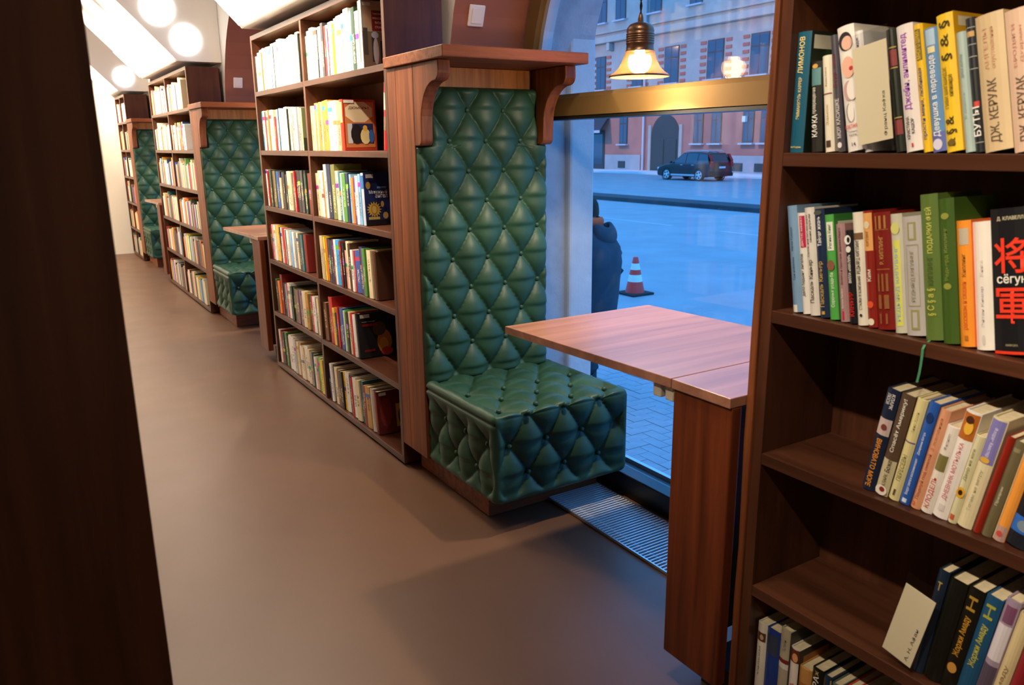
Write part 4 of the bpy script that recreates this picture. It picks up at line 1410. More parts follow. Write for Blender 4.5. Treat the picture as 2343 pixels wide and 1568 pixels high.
GE = 'books on the lowest shelf of the nearest bookcase'
Ee = [
    (-1.7560, .0245, .213, 0, 'E6DCCA', 'white paperback with a small portrait, first on the lowest right-hand shelf', [('b', '5A3A24', .80, .90, .08, .92), ('e', 'C8A078', .85, .6, .03, .2), ('t', 'Уильям', '8A8070', .4, .74, .16, .45, 'u')], []),
    (-1.7812, .0340, .213, 0, '1D3C8A', 'royal blue cloth hardback, second on the lowest right-hand shelf', [('b', '343C52', .72, .94, .1, .9)], []),
    (-1.8160, .0270, .232, 0, 'B5AA90', 'tall grey-beige book with a dark red band on the lowest shelf', [('b', '7A2020', .66, .70, .02, .98), ('b', 'D8D4CC', .60, .655, .02, .98), ('t', 'Ален', '8E8672', .78, .9, .3, .5, 'u')],
     [('p', '3A3A36', .0, 1, 0, 1)]),
    (-1.8440, .0235, .203, 0, 'E8DED2', 'white paperback with red lettering and a portrait head on the lowest shelf', [('b', '6A2E18', .84, .99, .04, .96), ('e', 'D89A64', .90, .6, .05, .3), ('t', 'ЛАЛЛА', 'D04A3C', .3, .6, .4, .5, 'u')],
     [('p', '2A1512', 0, 1, 0, 1), ('p', 'B06A2A', .1, .7, .8, .92)]),
    (-1.8682, .0300, .172, 0, 'C08A4A', 'short tan book on the lowest shelf, left of the black spine with capitals', [('b', 'A8662E', .5, .8, .1, .9)], []),
    (-1.8990, .0265, .188, 0, '14140F', 'black paperback with white capitals on the lowest shelf', [('t', 'САРА', 'EDE8D8', .62, .92, .5, .45, 'u'), ('t', 'Ж', 'D8C878', .93, .98, .3, .5, 'h')], []),
    (-1.9265, .0180, .186, 0, '1E3048', 'slim navy book with thin gold lines on the lowest shelf', [('b', 'B09A58', .1, .97, .05, .15), ('b', 'B09A58', .1, .97, .85, .95), ('t', 'Сартр', 'D4D0BC', .6, .85, .35, .5, 'u')], []),
    (-1.9455, .0200, .180, 0, '55675E', 'grey-green book on the lowest shelf beside the slim navy one', [('b', 'C9C29A', .6, .75, .1, .9)], []),
    (-1.9665, .0170, .178, 0, 'D2452E', 'orange-red paperback on the lowest shelf', [('t', 'Сервантес', 'F0DCC0', .5, .85, .35, .5, 'u')], []),
    (-1.9845, .0250, .176, 0, 'DDD6C2', 'cream paperback on the lowest shelf, right of the orange-red one', [], []),
    (-2.0105, .0260, .182, 0, 'D8A22A', 'ochre yellow book on the lowest shelf', [], []),
    (-2.0375, .0250, .170, 0, '8E8A84', 'grey book on the lowest shelf near the bottom edge of the photo', [], []),
    (-2.0635, .0270, .185, 0, '3A2A22', 'dark brown book on the lowest shelf, rightmost in view', [], []),
]
Ee = settle(Ee, 0, INNER)
for y, t, h, ln, c, lab, de, co in Ee:
    real_book(XS + .006, y, SHELF_Z[5], .140, t, h, ln, c, lab, GE, de, co)

# author cards in clear sleeves
def author_card(y, z, lean, body, label, w=.078, h=.170, twist=0):
    t = thing('author_card', label, 'card', (XS - .0095, y, z + .0008), 'author cards in clear sleeves')
    t.rotation_euler = (math.radians(-lean), 0, math.radians(twist))
    MB().box(-.0008, .0008, -w - .003, .003, 0, h + .022).build('sleeve', 'plastic_sleeve', t)
    MB().box(-.0019, -.0010, -w, 0, .012, h).build('card', 'clear_card', t)
    text(t, body, '4A4638', basis((0, 0, 1), (0, 1, 0), (-.0021, -w + .011, .055)), .072 if len(body) > 8 else .04, .0075, 'card_text')
    return t
author_card(-1.9090, SHELF_Z[1], 11, 'Франц Кафка', 'cream author card in a clear sleeve on the upper shelf', .062, .172)
_c = author_card(-2.0480, SHELF_Z[4], -11.5, 'А. Н. Афан', 'cream author card in a clear sleeve on the fourth shelf', .056, .160)
_c.location.z += .013

# ---- middle bookcase: rows of spines, read off left to right
ROWN = ['top', 'second', 'third', 'fourth', 'fifth', 'bottom']
WH, CR, BE, GR, PG, BK, CH = 'F2EFEA', 'E6D6AE', 'C8B391', '8E8E8C', 'BFC3C4', '17171A', '3A3A3C'
DB, BR, GO, YE, OR, RE, DR = '3E2417', '6E4527', 'B98A36', 'F0CF3A', 'EE7E26', 'C6262A', '7A1B1C'
PK, MV, PU, NA, BL, LB, CY = 'E3A3A0', '8A6470', '5A4488', '1D2A4E', '2C56A8', '7FB2DD', '18A0E8'
TE, DG, GN, OL, BG, SA, TN = '2A6C74', '23412F', '4E8A3C', '6F7240', '5BBF45', 'E79C78', 'B58A5E'
MID = {  # (row, bay): (left y, lean, [(colour, thickness mm, height mm)])
    (0, 'L'): (1.757, .5, [(WH, 30, 180), (PG, 32, 195), (WH, 40, 205), (OR, 14, 190), (PG, 34, 208), (WH, 44, 210), (CR, 42, 208), (BL, 14, 200), (WH, 34, 215), (BK, 10, 200), (WH, 46, 215),
                          (PG, 34, 224), (WH, 40, 222), (BE, 38, 205), (WH, 46, 212), (WH, 38, 216), (WH, 44, 220), (CR, 30, 212), (WH, 44, 224), (CH, 14, 214), (OL, 22, 205)]),
    (0, 'R'): (.922, 1, [(CR, 22, 190), (WH, 36, 208), (WH, 44, 216), (PG, 38, 206), (BK, 10, 200), (WH, 40, 210), (CH, 30, 220), (DR, 22, 205), (WH, 20, 205), (RE, 12, 190), (WH, 50, 212),
                         (YE, 16, 200), (CR, 44, 218), (WH, 48, 220), (BE, 26, 224), (WH, 48, 236), (LB, 20, 222), (DG, 34, 232), (WH, 32, 214)]),
    (1, 'L'): (1.757, 1.5, [(TE, 28, 205), (WH, 36, 206), (RE, 12, 200), (CR, 38, 205), (OR, 16, 208), (WH, 44, 206), (CR, 32, 204), (RE, 16, 170), (WH, 36, 205), (CH, 10, 205), (LB, 24, 208),
                            (WH, 38, 204), (BE, 18, 200), (WH, 38, 210), (BK, 9, 200), (CR, 40, 200), (DB, 10, 196), (GR, 40, 205), (PG, 34, 202), (GR, 30, 200)]),
    (1, 'R'): (.922, 1.0, [(BE, 34, 198), (CR, 18, 196), (GO, 38, 208), (CR, 12, 205), (GO, 36, 210), (CR, 12, 208), (GO, 36, 212), (GO, 34, 214), (WH, 52, 206), (WH, 40, 206), (SA, 28, 205)]),
    (2, 'L'): (1.757, 3, [(WH, 26, 196), (RE, 12, 190), (DG, 30, 196), (DG, 28, 194), (BR, 34, 192), (OL, 24, 194), (BL, 32, 190), (NA, 34, 190), (CR, 20, 160), (DB, 28, 190), (BK, 30, 190),
                          (CH, 20, 180), (CR, 42, 196), (BE, 36, 188), (CH, 14, 190), (WH, 20, 194), (RE, 16, 200), (BK, 34, 204), (BK, 34, 204), (CH, 32, 205), (BK, 28, 205), (DG, 24, 192), (DG, 14, 192), (DR, 36, 194)]),
    (2, 'R'): (.922, 3, [(BE, 36, 198), (CR, 34, 210), (WH, 36, 210), (OR, 20, 206), (PG, 32, 240), (NA, 40, 240), (OL, 48, 240), (CR, 34, 214), (TE, 24, 212), (WH, 34, 206), (GN, 40, 205), (NA, 28, 208),
                         (LB, 20, 204), (OR, 26, 190), (PU, 24, 190), (WH, 26, 200), (LB, 22, 208)]),
    (3, 'L'): (1.757, 4, [(DR, 18, 190), (PK, 40, 196), (WH, 30, 196), (YE, 30, 196), (OR, 20, 190), (YE, 14, 196), (BK, 16, 194), (WH, 18, 194), (RE, 26, 192), (WH, 28, 190), (BK, 14, 188), (WH, 30, 188),
                          (CR, 22, 186), (LB, 28, 190), (WH, 24, 188), (GR, 28, 186), (CR, 34, 188), (CH, 34, 188), (TE, 24, 186)]),
    (3, 'R'): (.922, 4, [(CR, 32, 206), (BE, 26, 208), (YE, 20, 206), (OR, 16, 200), (BK, 26, 204), (CH, 20, 200), (NA, 32, 198), (DR, 14, 206), (WH, 24, 206), (CY, 50, 206), (DR, 24, 206), (BK, 22, 200), (PK, 20, 170),
                         (CR, 34, 212), (DB, 30, 206), (WH, 22, 182), (RE, 12, 180), (BL, 52, 182), (NA, 32, 204), (PU, 14, 202), (GN, 28, 202), (OL, 20, 200), (CR, 38, 200)]),
    (4, 'L'): (1.757, 5, [(BG, 24, 186), (BK, 28, 186), (OR, 26, 186), (DR, 30, 225), (BK, 32, 184), (LB, 14, 182), (RE, 22, 190), (WH, 26, 196), (PG, 22, 192), (DG, 26, 186), (BK, 28, 188), (OL, 18, 184), (MV, 28, 182),
                          (GR, 22, 184), (MV, 24, 182), (CR, 44, 190), (GO, 34, 186), (TE, 18, 184), (RE, 20, 184), (WH, 34, 186), (CH, 16, 182), (CR, 22, 186), (YE, 12, 184)]),
    (4, 'R'): (.922, 5, [(BR, 46, 186), (DG, 26, 186), (RE, 44, 224), (YE, 26, 180), (BK, 20, 160), (RE, 22, 190), (CH, 24, 186), (BL, 34, 196), (WH, 12, 190), (BG, 18, 194), (BK, 28, 188), (CR, 26, 196),
                         (RE, 22, 194), (WH, 24, 192)]),
    (5, 'L'): (1.757, 6, [(WH, 22, 196), (RE, 14, 194), (BK, 34, 190), (GN, 32, 194), (DG, 20, 186), (CR, 16, 186), (WH, 36, 198), (WH, 38, 196), (PG, 30, 192), (CR, 30, 186), (TN, 34, 190), (WH, 22, 180), (CR, 22, 178),
                          (WH, 46, 192), (CR, 34, 186), (GR, 28, 182), (DG, 28, 176), (WH, 20, 170), (PK, 18, 166), (BG, 36, 176), (YE, 32, 176)]),
    (5, 'R'): (.922, 6, [(NA, 26, 180), (WH, 24, 190), (BK, 20, 188), (CR, 34, 184), (BR, 32, 180), (BK, 26, 182), (YE, 20, 186), (WH, 44, 192), (BK, 24, 186), (RE, 12, 186), (WH, 36, 190), (CR, 40, 190), (TE, 28, 196),
                         (DR, 28, 186), (GO, 42, 190)]),
}
ROW_END = {(0, 'L'): .985, (0, 'R'): .285, (1, 'L'): 1.075, (1, 'R'): .545, (2, 'L'): .975, (2, 'R'): .345, (3, 'L'): 1.165, (3, 'R'): .265,
           (4, 'L'): .975, (4, 'R'): .495, (5, 'L'): .975, (5, 'R'): .365}
JIT = random.Random(3)
GM = 'books in the middle bookcase'
XM = .010
for (row, bay), (yl, lean, items) in MID.items():
    ca = math.cos(math.radians(lean))
    ta = math.tan(math.radians(lean))
    y = (WB - TH if bay == 'L' else .938 - TH / 2) - .001 - max(hm for _, _, hm in items[:1]) / 1000 * ca * ta
    wall_ = (WB - TH if bay == 'L' else .938 - TH / 2) - .001
    lim = .955 if bay == 'L' else .035
    scl = ca * (y - ROW_END[(row, bay)] - .0006 * len(items)) / (sum(tm for _, tm, _ in items) / 1000)
    for i, (c, tm, hm) in enumerate(items):
        t, h = tm / 1000 * scl, hm / 1000
        y = min(y, wall_ - h * ca * ta)
        lab = '%s book, %s from the left on the %s shelf, %s bay of middle bookcase' % (cname(c), ORD[i], ROWN[row], 'left' if bay == 'L' else 'right')
        unit_book(XM + JIT.uniform(0, .010), y, SHELF_Z[row], .135 + JIT.uniform(-.008, .012), t, h, lean, c, lab, GM)
        y -= t / ca + .0006
    MID[(row, bay)] = y
def squeeze(cover, k):
    """print drawn closer to the spine"""
    out = []
    for it in cover:
        it = list(it)
        idx = {'p': (2, 3), 'o': (2, 4), 's': (2,), 't': (3, 4)}[it[0]]
        for i in idx:
            if it[i] != 1:
                it[i] *= k
        out.append(tuple(it))
    return out
def mid_end(row, bay, d, t, h, lean, c, lab, deco, cover, y=None, dx=0):
    yy = (MID[(row, bay)] - .0006) if y is None else y
    return real_book(XM + .004 + dx, yy, SHELF_Z[row], d, t, h, lean, c, lab, GM, deco, squeeze(cover, {0: .56, 2: .68, 5: .8}.get(row, 1)))
mid_end(0, 'R', .16, .044, .245, 1, 'D9D0C4', 'large book showing a street crowd painting, right end of the top shelf',
        [('b', 'B05A52', .1, .9, .3, .5)],
        [('p', 'B7A48C', 0, 1, .55, 1), ('p', '7E6652', 0, 1, 0, .55), ('p', 'C49A78', .15, .5, .62, .93), ('p', '4A4240', .05, .25, .2, .6), ('p', '2A2830', .42, .62, .10, .5),
         ('o', 'CFC8D6', .60, .26, .13, .20, 14), ('o', 'BFC4DC', .58, .50, .17, .05, 14), ('p', '24222A', .80, .97, .05, .42), ('p', '8A1E22', .46, 1, .56, .86),
         ('t', 'Теодор Драйзер', 'EFDAC8', .50, .98, .795, .83), ('t', 'ФИНАНСИСТ', 'EFDAC8', .50, .98, .73, .765), ('t', 'ТИТАН', 'EFDAC8', .60, .92, .665, .70), ('t', 'СТОИК', 'EFDAC8', .60, .92, .60, .635),
         ('p', 'F0EEE6', .06, .42, .925, .975)])
mid_end(1, 'L', .15, .034, .195, 1.5, 'B9B48A', 'olive picture book at the right end of the second shelf, left bay', [],
        [('p', '8E9460', 0, 1, .3, 1), ('o', 'D8CFAE', .6, .6, .35, .25, 16), ('o', '8A5A3A', .55, .6, .14, .1, 14), ('p', '3E4A2E', 0, 1, 0, .3), ('t', 'КА', 'D8B43A', .3, .9, .08, .22)])
mid_end(1, 'R', .15, .036, .208, 1.0, 'B43A26', 'red and orange hardback with a pale oval title plate and a masked ball picture', [('b', 'E0A070', .55, .95, .25, .9)],
        [('p', 'C97A42', .08, .95, .06, .95), ('o', 'E6D3AC', .5, .755, .43, .215, 8), ('t', 'ДЮМОРЬЕ', '6A3A22', .20, .82, .80, .86), ('p', '1E2A5A', .14, .90, .14, .53),
         ('p', 'C6CACB', .14, .28, .14, .53), ('o', '121014', .40, .32, .17, .20, 12), ('o', 'E6D898', .66, .28, .15, .16, 12), ('o', 'E8B84A', .66, .44, .07, .06, 10), ('o', '2E66B8', .84, .28, .08, .14, 8), ('p', 'F0EEE6', .06, .36, .93, .985)])
mid_end(1, 'R', .15, .034, .245, -6.5, 'B22224', 'red book leaning against the right side of the second shelf', [('b', 'D8C8A8', .60, .85, .2, .8), ('b', '8A6A50', .3, .5, .2, .8)], [('p', 'DDE2EE', .02, 1, 0, 1)], y=.098)
mid_end(2, 'R', .15, .040, .212, 3, 'B8C2D2', 'dark blue book with a golden sun face and white title on its cover', [('b', '3A6AB0', .7, .95, .1, .9)],
        [('p', '1B2A66', .0, 1, .10, 1), ('p', '12141E', 0, 1, 0, .10), ('s', 'D9B040', .38, .30, .034, .022, 16), ('o', 'A87C28', .38, .30, .13, .10, 18), ('o', 'D9B866', .38, .30, .10, .075, 18),
         ('o', 'C9A24A', .18, .76, .10, .07, 14), ('t', 'Мятежный', 'F2F2F2', .20, .98, .60, .67), ('t', 'ангел', 'F2F2F2', .46, .98, .52, .59), ('p', 'C9B25E', .12, .6, .11, .16), ('p', '7FA8DC', .55, .95, .70, .735),
         ('o', 'D9B866', .74, .40, .07, .06, 10), ('p', 'E8E6D8', .10, .42, .90, .97), ('o', 'D9B866', .85, .18, .12, .07, 8)])
mid_end(3, 'L', .15, .058, .188, 4, '7C221C', 'thick dark red cloth hardback at the right end of fourth shelf, left bay', [], [('p', '84261F', 0, 1, 0, 1)])
mid_end(3, 'R', .15, .050, .198, 4, '5A3420', 'thick brown cloth hardback at the right end of fourth shelf, right bay', [('b', '3E2214', .04, .96, .7, .95)], [('p', '55301C', 0, 1, 0, 1)])
mid_end(4, 'R', .16, .036, .200, 6, '24262A', 'black paperback with flames on its cover at the end of the fifth shelf', [('b', 'EDEAE2', .0, 1, .0, .35)],
        [('p', '1F2024', 0, 1, 0, 1), ('o', 'C87818', .75, .32, .22, .28, 12), ('o', 'E8A030', .72, .24, .14, .18, 12), ('o', 'D84A18', .80, .10, .18, .10, 10), ('o', '55463A', .62, .62, .2, .16, 12),
         ('t', 'Захватывающий', 'E0DCD4', .12, .50, .79, .815), ('p', '9A1E1A', .12, .58, .70, .755), ('p', '8A1A18', .14, .45, .13, .18), ('p', 'F0EEE6', .08, .36, .89, .97)])
mid_end(5, 'R', .15, .038, .192, 6, 'C9C4BC', 'white hardback beside the dark red one ending the bottom shelf', [], [])
mid_end(5, 'R', .16, .040, .190, 6, '6E2422', 'dark red hardback with a yellow picture on its cover ending the bottom shelf', [('b', '8A3A34', .1, .9, .2, .8)],
        [('p', '63201F', 0, 1, 0, 1), ('o', '8A2C24', .3, .5, .22, .35, 10), ('p', 'C8A23E', .66, 1, .12, .66), ('o', '26301F', .85, .36, .12, .2, 12), ('p', 'EFEDE6', .08, .34, .90, .97)],
        y=MID[(5, 'R')] - .0412)

# ---- second bookcase: the top rows one by one, the small rest and the far case as a mass
PAL = [WH] * 9 + [CR] * 8 + [BE] * 5 + [PG] * 4 + [GR] * 3 + [RE] * 4 + [DR] * 3 + [OR] * 3 + [BK] * 3 + [CH] * 3 + [NA] * 3 + [BL] * 2 + [LB] * 2 + [TE] * 2 + [DG] * 2 + [GN] * 2 + [OL] * 2 + [PK] * 3 + [MV] * 2 + [TN] * 3 + [GO] * 2 + [YE] * 2 + [BR] * 3
RR = random.Random(21)
stuff = MB()
stuff_cols = []
def stuff_book(x, y, z, d, t, h, lean, c):
    a = math.radians(-lean)
    ca, sa = math.cos(a), math.sin(a)
    n0 = len(stuff.f)
    vs = []
    for (xx, yy, zz) in [(0, -t, 0), (d, -t, 0), (d, 0, 0), (0, 0, 0), (0, -t, h), (d, -t, h), (d, 0, h), (0, 0, h)]:
        vs.append((x + xx, y + yy * ca - zz * sa, z + yy * sa + zz * ca + .0006))
    stuff.add(vs, [(0, 1, 5, 4), (2, 3, 7, 6), (3, 0, 4, 7)])
    stuff_cols.extend([c] * 3)
    stuff.add(vs, [(4, 5, 6, 7), (0, 3, 2, 1), (1, 2, 6, 5)])
    stuff_cols.extend(['D8C496'] * 3)
def fill(y_hi, y_lo, z, lean, pal, each):
    ca = math.cos(math.radians(lean))
    y = y_hi - .24 * math.sin(math.radians(lean))
    i = 0
    while True:
        t = RR.choice([.018, .022, .026, .03, .034, .04, .046])
        if y - t / ca < y_lo:
            break
        h = RR.uniform(.175, .215) if RR.random() > .06 else RR.uniform(.22, .24)
        each(i, y, z, t, h, lean, RR.choice(pal))
        y -= t / ca + .0006
        i += 1
G2 = 'books in the second bookcase'
for row in range(6):
    for bay in 'LR':
        hi, lo = (CASE_Y[1] + 1.757, CASE_Y[1] + .96) if bay == 'L' else (CASE_Y[1] + .92, CASE_Y[1] + RR.choice([.05, .16, .05, .22, .30]))
        pal = PAL + ([WH] * 16 + [PG] * 8 if row == 0 else [CR] * 10 if row == 1 else [])
        lean = [1, 2, 3, 4, 5, 6][row]
        def single(i, y, z, t, h, lean, c):
            lab = '%s book, %s from the left on the %s shelf, %s bay of second bookcase' % (cname(c), ORD[min(i, 29)], ROWN[row], 'left' if bay == 'L' else 'right')
            unit_book(.012, y, z, .14, t, h, lean, c, lab, G2)
        def many(i, y, z, t, h, lean, c):
            stuff_book(.012, y, z, .14, t, h, lean, c)
        fill(hi, lo, SHELF_Z[row], lean, pal, single if row == 1 and bay == 'R' else many)
for row in range(6):
    for hi, lo in ((.80, .445), (.395, .05)):
        fill(CASE_Y[2] + hi, CASE_Y[2] + lo, SHELF_Z[row], [1, 2, 3, 4, 5, 6][row], PAL, lambda i, y, z, t, h, lean, c: stuff_book(.012, y, z, .14, t, h, lean, c))
for y0, w in ((-.845, 1.75), (.91, 1.75)):
    for k in range(7):
        fill(y0 + w - .03, y0 + .03 + RR.choice([0, .1, .25]), .04 + .302 * k, 0, PAL, lambda i, y, z, t, h, lean, c: stuff_book(-1.125, y, z, -.14, t, h, lean, c))
so = stuff.build('book_rows', 'far_books')
ca_ = so.data.color_attributes.new('Col', 'FLOAT_COLOR', 'CORNER')
for p_ in so.data.polygons:
    cc = (*srgb(stuff_cols[p_.index]), 1)
    for li in p_.loop_indices:
        ca_.data[li].color = cc
tag(so, 'small books packed on the distant shelves of the second, far and left-hand bookcases', 'books', None, 'stuff')

# ------------------------------------------------------------------ outside
# pavement with herringbone pavers
pv = MB().box(.93, 5.2, -6, 14, GZ - .12, GZ - .012).build('pavement', 'paver_joint')
tag(pv, 'blue-grey herringbone paved footpath below the shop window', None, None, 'structure')
PWD = .115
pav_h = MB().box(0, 2 * PWD - .006, 0, PWD - .006, -.04, 0).mesh('paver', 'paver')
pav_v = MB().box(0, PWD - .006, 0, 2 * PWD - .006, -.04, 0).mesh('paver', 'paver')
pl = []
# axis-aligned herringbone on a grid of cells one paver wide
for i in range(0, 40):
    for j in range(-30, 76):
        k = (i - j) % 4
        if k == 0:
            pl.append((i * PWD + .95, j * PWD, 0))
        elif k == 3:
            pl.append((i * PWD + .95, j * PWD, 1))
def cam_px(x, y, z):
    v = Vector((x + 1.2066, y + 2.763, z - 1.2672))
    d = v.dot(_f)
    return 1171.5 + 1804.12 * v.dot(_r) / d, 784 - 1804.12 * v.dot(_u) / d
pl = [p for p in pl if .95 <= p[0] <= 5.1 and -3.5 <= p[1] <= 8.5]
pl.sort(key=lambda p: (p[0] + 1.2) ** 2 + (p[1] + 2.76) ** 2)
singles = []
rest = MB()
for x, y, k in pl:
    px, py = cam_px(x + PWD, y + PWD / 2, GZ)
    # single pavers on the patch the shop window looks down on
    if 2.2 < x < 4.3 and .7 < y < 3.6 and len(singles) < 300 and 1270 < px < 1550 and py > 800:
        singles.append((x, y, k))
    else:
        w_, l_ = (2 * PWD - .006, PWD - .006) if k == 0 else (PWD - .006, 2 * PWD - .006)
        dz = RND.uniform(-.002, .002)
        rest.add([(x, y, GZ + dz), (x + w_, y, GZ + dz), (x + w_, y + l_, GZ + dz), (x, y + l_, GZ + dz), (x, y, GZ - .03), (x + w_, y, GZ - .03), (x + w_, y + l_, GZ - .03), (x, y + l_, GZ - .03)],
                 [(0, 1, 2, 3), (0, 4, 5, 1), (1, 5, 6, 2), (2, 6, 7, 3), (3, 7, 4, 0)])
for x, y, k in singles:
    obj('paver', pav_v if k else pav_h, pv, (x, y, GZ + RND.uniform(-.002, .002)))
ro = rest.build('paver_field', 'paver', pv)
ro['kind'] = 'stuff'

o = MB().box(5.2, 40.2, -60, 150, GZ - .2, GZ - .006).build('road', 'asphalt')
tag(o, 'wide blue-grey asphalt street outside the window', None, None, 'structure')
o = MB().box(20.2, 21.5, -60, 150, GZ - .1, GZ + .16).build('kerb', 'kerb_stone', None, None, .03)
tag(o, 'dark low kerb strip running along the middle of the street', None, None, 'structure')
o = MB().box(40.2, 44.0, -60, 150, GZ - .1, GZ + .10).build('far_sidewalk', 'far_pavement')
tag(o, 'pale sidewalk in front of the building across the street', None, None, 'structure')
o = MB()
for k in range(8):
    o.box(15.0, 15.16, 4 + k * 5.2, 4 + k * 5.2 + 3.3, GZ - .006, GZ - .003)
o = o.build('road_marking', 'road_paint')
tag(o, 'faint pale dashes painted on the road', None, None, 'structure')

# building across the street
XF = 44.0
bl = thing('building', 'pink and stone town house across the street with an arched dark gateway', 'building', (XF, 45, GZ))
def bpart(name, m, mb, parent=None, bevel=0):
    # geometry is given in world coordinates
    mb.v = [(x - XF, y - 45, z - GZ) for x, y, z in mb.v] if parent is None else mb.v
    return mb.build(name, m, bl if parent is None else parent, None, bevel)
def wbox(x0, x1, y0, y1, z0, z1, mb=None):
    return (mb or MB()).box(x0, x1, y0, y1, z0, z1)
bpart('ground_floor_wall', 'facade_pink', wbox(XF, XF + 8, 10, 90, GZ, 4.6))
bpart('upper_wall', 'facade_stone', wbox(XF, XF + 8, 10, 90, 4.6, 16))
for a, b in ((10, 38.4), (38.4, 44.2), (48.9, 53.6), (56.2, 90)):
    bpart('plinth', 'facade_plinth', wbox(XF - .12, XF - .001, a, b, GZ, .25), bevel=.03)
for z, h, d in ((4.55, .35, .25), (9.5, .5, .55), (5.15, .12, .18), (10.3, .15, .25), (14.6, .6, .6)):
    bpart('cornice', 'facade_stone', wbox(XF - d, XF - .001, 10, 90, z, z + h), bevel=.04)
def bwin(y, w, z0, z1, sill=True, arched=False):
    x = XF - .02
    f = MB().box(x - .05 - XF, x + .015 - XF, y - w / 2 - 45, y + w / 2 - 45, z0 - GZ, z1 - GZ).build('window', 'facade_frame', bl)
    n = 2
    for i in range(n):
        for (za, zb) in ((z0 + .08, z0 + (z1 - z0) * .66), (z0 + (z1 - z0) * .70, z1 - .08)):
            ya = y - w / 2 + .07 + i * (w - .07) / n
            MB().box(x - .058 - XF, x - .052 - XF, ya - 45, ya + (w - .07) / n - .08 - 45, za - GZ, zb - GZ).build('pane', 'facade_pane', f)
    if sill:
        MB().box(x - .32 - XF, x - XF, y - w / 2 - .15 - 45, y + w / 2 + .15 - 45, z0 - .12 - GZ, z0 - .001 - GZ).build('sill', 'zinc', f)
    # stone surround
    return f
gy = [51.2, 42.4, 40.55, 37.5, 35.9, 32.8, 31.2, 58.8, 61, 28]
for y in gy:
    bwin(y, 1.0, 1.15, 3.6)
for y in (36.9, 41.0, 45.6, 49.6, 54.4, 58.6, 32.7, 62.8):
    bwin(y, 1.6 if y < 46 else 1.3, 5.75, 8.5)
    for s in (-1, 1):
        for k in range(6):
            yy = y + s * (1.25 if y < 46 else 1.05)
            bpart('quoin', 'facade_red', wbox(XF - .06, XF - .001, yy - .28, yy + .28, 5.75 + k * .5, 5.98 + k * .5))
for y in (34.8, 38.9, 43.2, 47.6, 51.9, 54.4, 58.6, 62.8):
    bwin(y, 1.3, 11.2, 13.6)
for y in (53.0, 55.6, 57.6):
    bpart('bracket_stone', 'facade_stone', wbox(XF - .5, XF - .001, y - .2, y + .2, 8.85, 9.49), bevel=.05)
# arched gateway
ar = [(44.45 - 45, 0), (44.45 - 45, 2.9)] + [(46.05 - 45 + 1.6 * math.cos(math.pi - math.pi * i / 16), 2.9 + 1.6 * math.sin(math.pi * i / 16)) for i in range(1, 16)] + [(47.65 - 45, 2.9), (47.65 - 45, 0)]
gt = MB().prism(ar, 'x', -.05, -.002).build('gateway', 'facade_dark', bl)
for yy in (44.7, 46.15):
    MB().box(-.09, -.055, yy - 45, yy + 1.25 - 45, .2, 2.6).build('gate_leaf', 'facade_dark', gt, None, .02)
bpart('gate_surround', 'facade_stone', wbox(XF - .10, XF - .001, 47.68, 48.0, GZ, 2.6))
bpart('gate_surround', 'facade_stone', wbox(XF - .10, XF - .001, 44.1, 44.42, GZ, 2.6))
# drainpipe, shop door with awning, cellar window
mb = MB().tube([(XF - .15, 48.55, GZ + .1), (XF - .15, 48.55, 14)], .09, 10)
bpart('drainpipe', 'zinc', mb)
dr = bpart('shop_door', 'facade_dark', wbox(XF - .08, XF - .001, 53.75, 55.6, GZ, 2.3))
MB().box(-.10, -.082, 53.95 - 45, 55.4 - 45, .5, 3.1).build('door_glass', 'facade_pane', dr)
mb = MB().prism([(XF, 3.7), (XF - 1.1, 2.3), (XF - 1.1, 2.15), (XF, 3.4)], 'y', 53.1, 56.8)
bpart('awning', 'awning', mb)
bpart('awning_trim', 'zinc', wbox(XF - 1.14, XF - 1.10, 53.1, 56.8, 2.1, 2.32))
for y in (51.25, 38.2, 36.2, 41.4):
    bpart('cellar_window', 'facade_dark', wbox(XF - .17, XF - .121, y - .45, y + .45, -.85, -.28))
bpart('wall_lamp_sign', 'plate_white', wbox(XF - .3, XF - .05, 37.6, 37.9, 2.6, 3.0))

# unseen lamps added over the road to warm the facade
for k, y in enumerate((20, 38, 56)):
    t = thing('street_lamp', ['street lamp hung over the road, nearest of three, above the view', 'street lamp hung over the road, middle of three, above the view', 'street lamp hung over the road, farthest of three, above the view'][k], 'lamp', (33, y, 10.4))
    MB().lathe([(0, .22), (.12, .2), (.30, .06), (.32, 0), (.28, 0), (.1, .15), (0, .16)], 20).build('shade', 'zinc', t)
    MB().tube([(0, 0, .2), (0, 0, .6), (10.9, 0, 1.2)], .02, 6).build('cable', 'cord_black', t)
    l = bpy.data.lights.new('street_light', 'SPOT')
    l.energy = FACADE_FILL_W
    l.color = (1.0, .55, .26)
    l.spot_size = math.radians(95)
    l.shadow_soft_size = .2
    lo = bpy.data.objects.new('street_light', l)
    COL.objects.link(lo); lo.parent = t
    lo.location = (0, 0, .02)
    lo.rotation_euler = (0, math.radians(-72), 0)

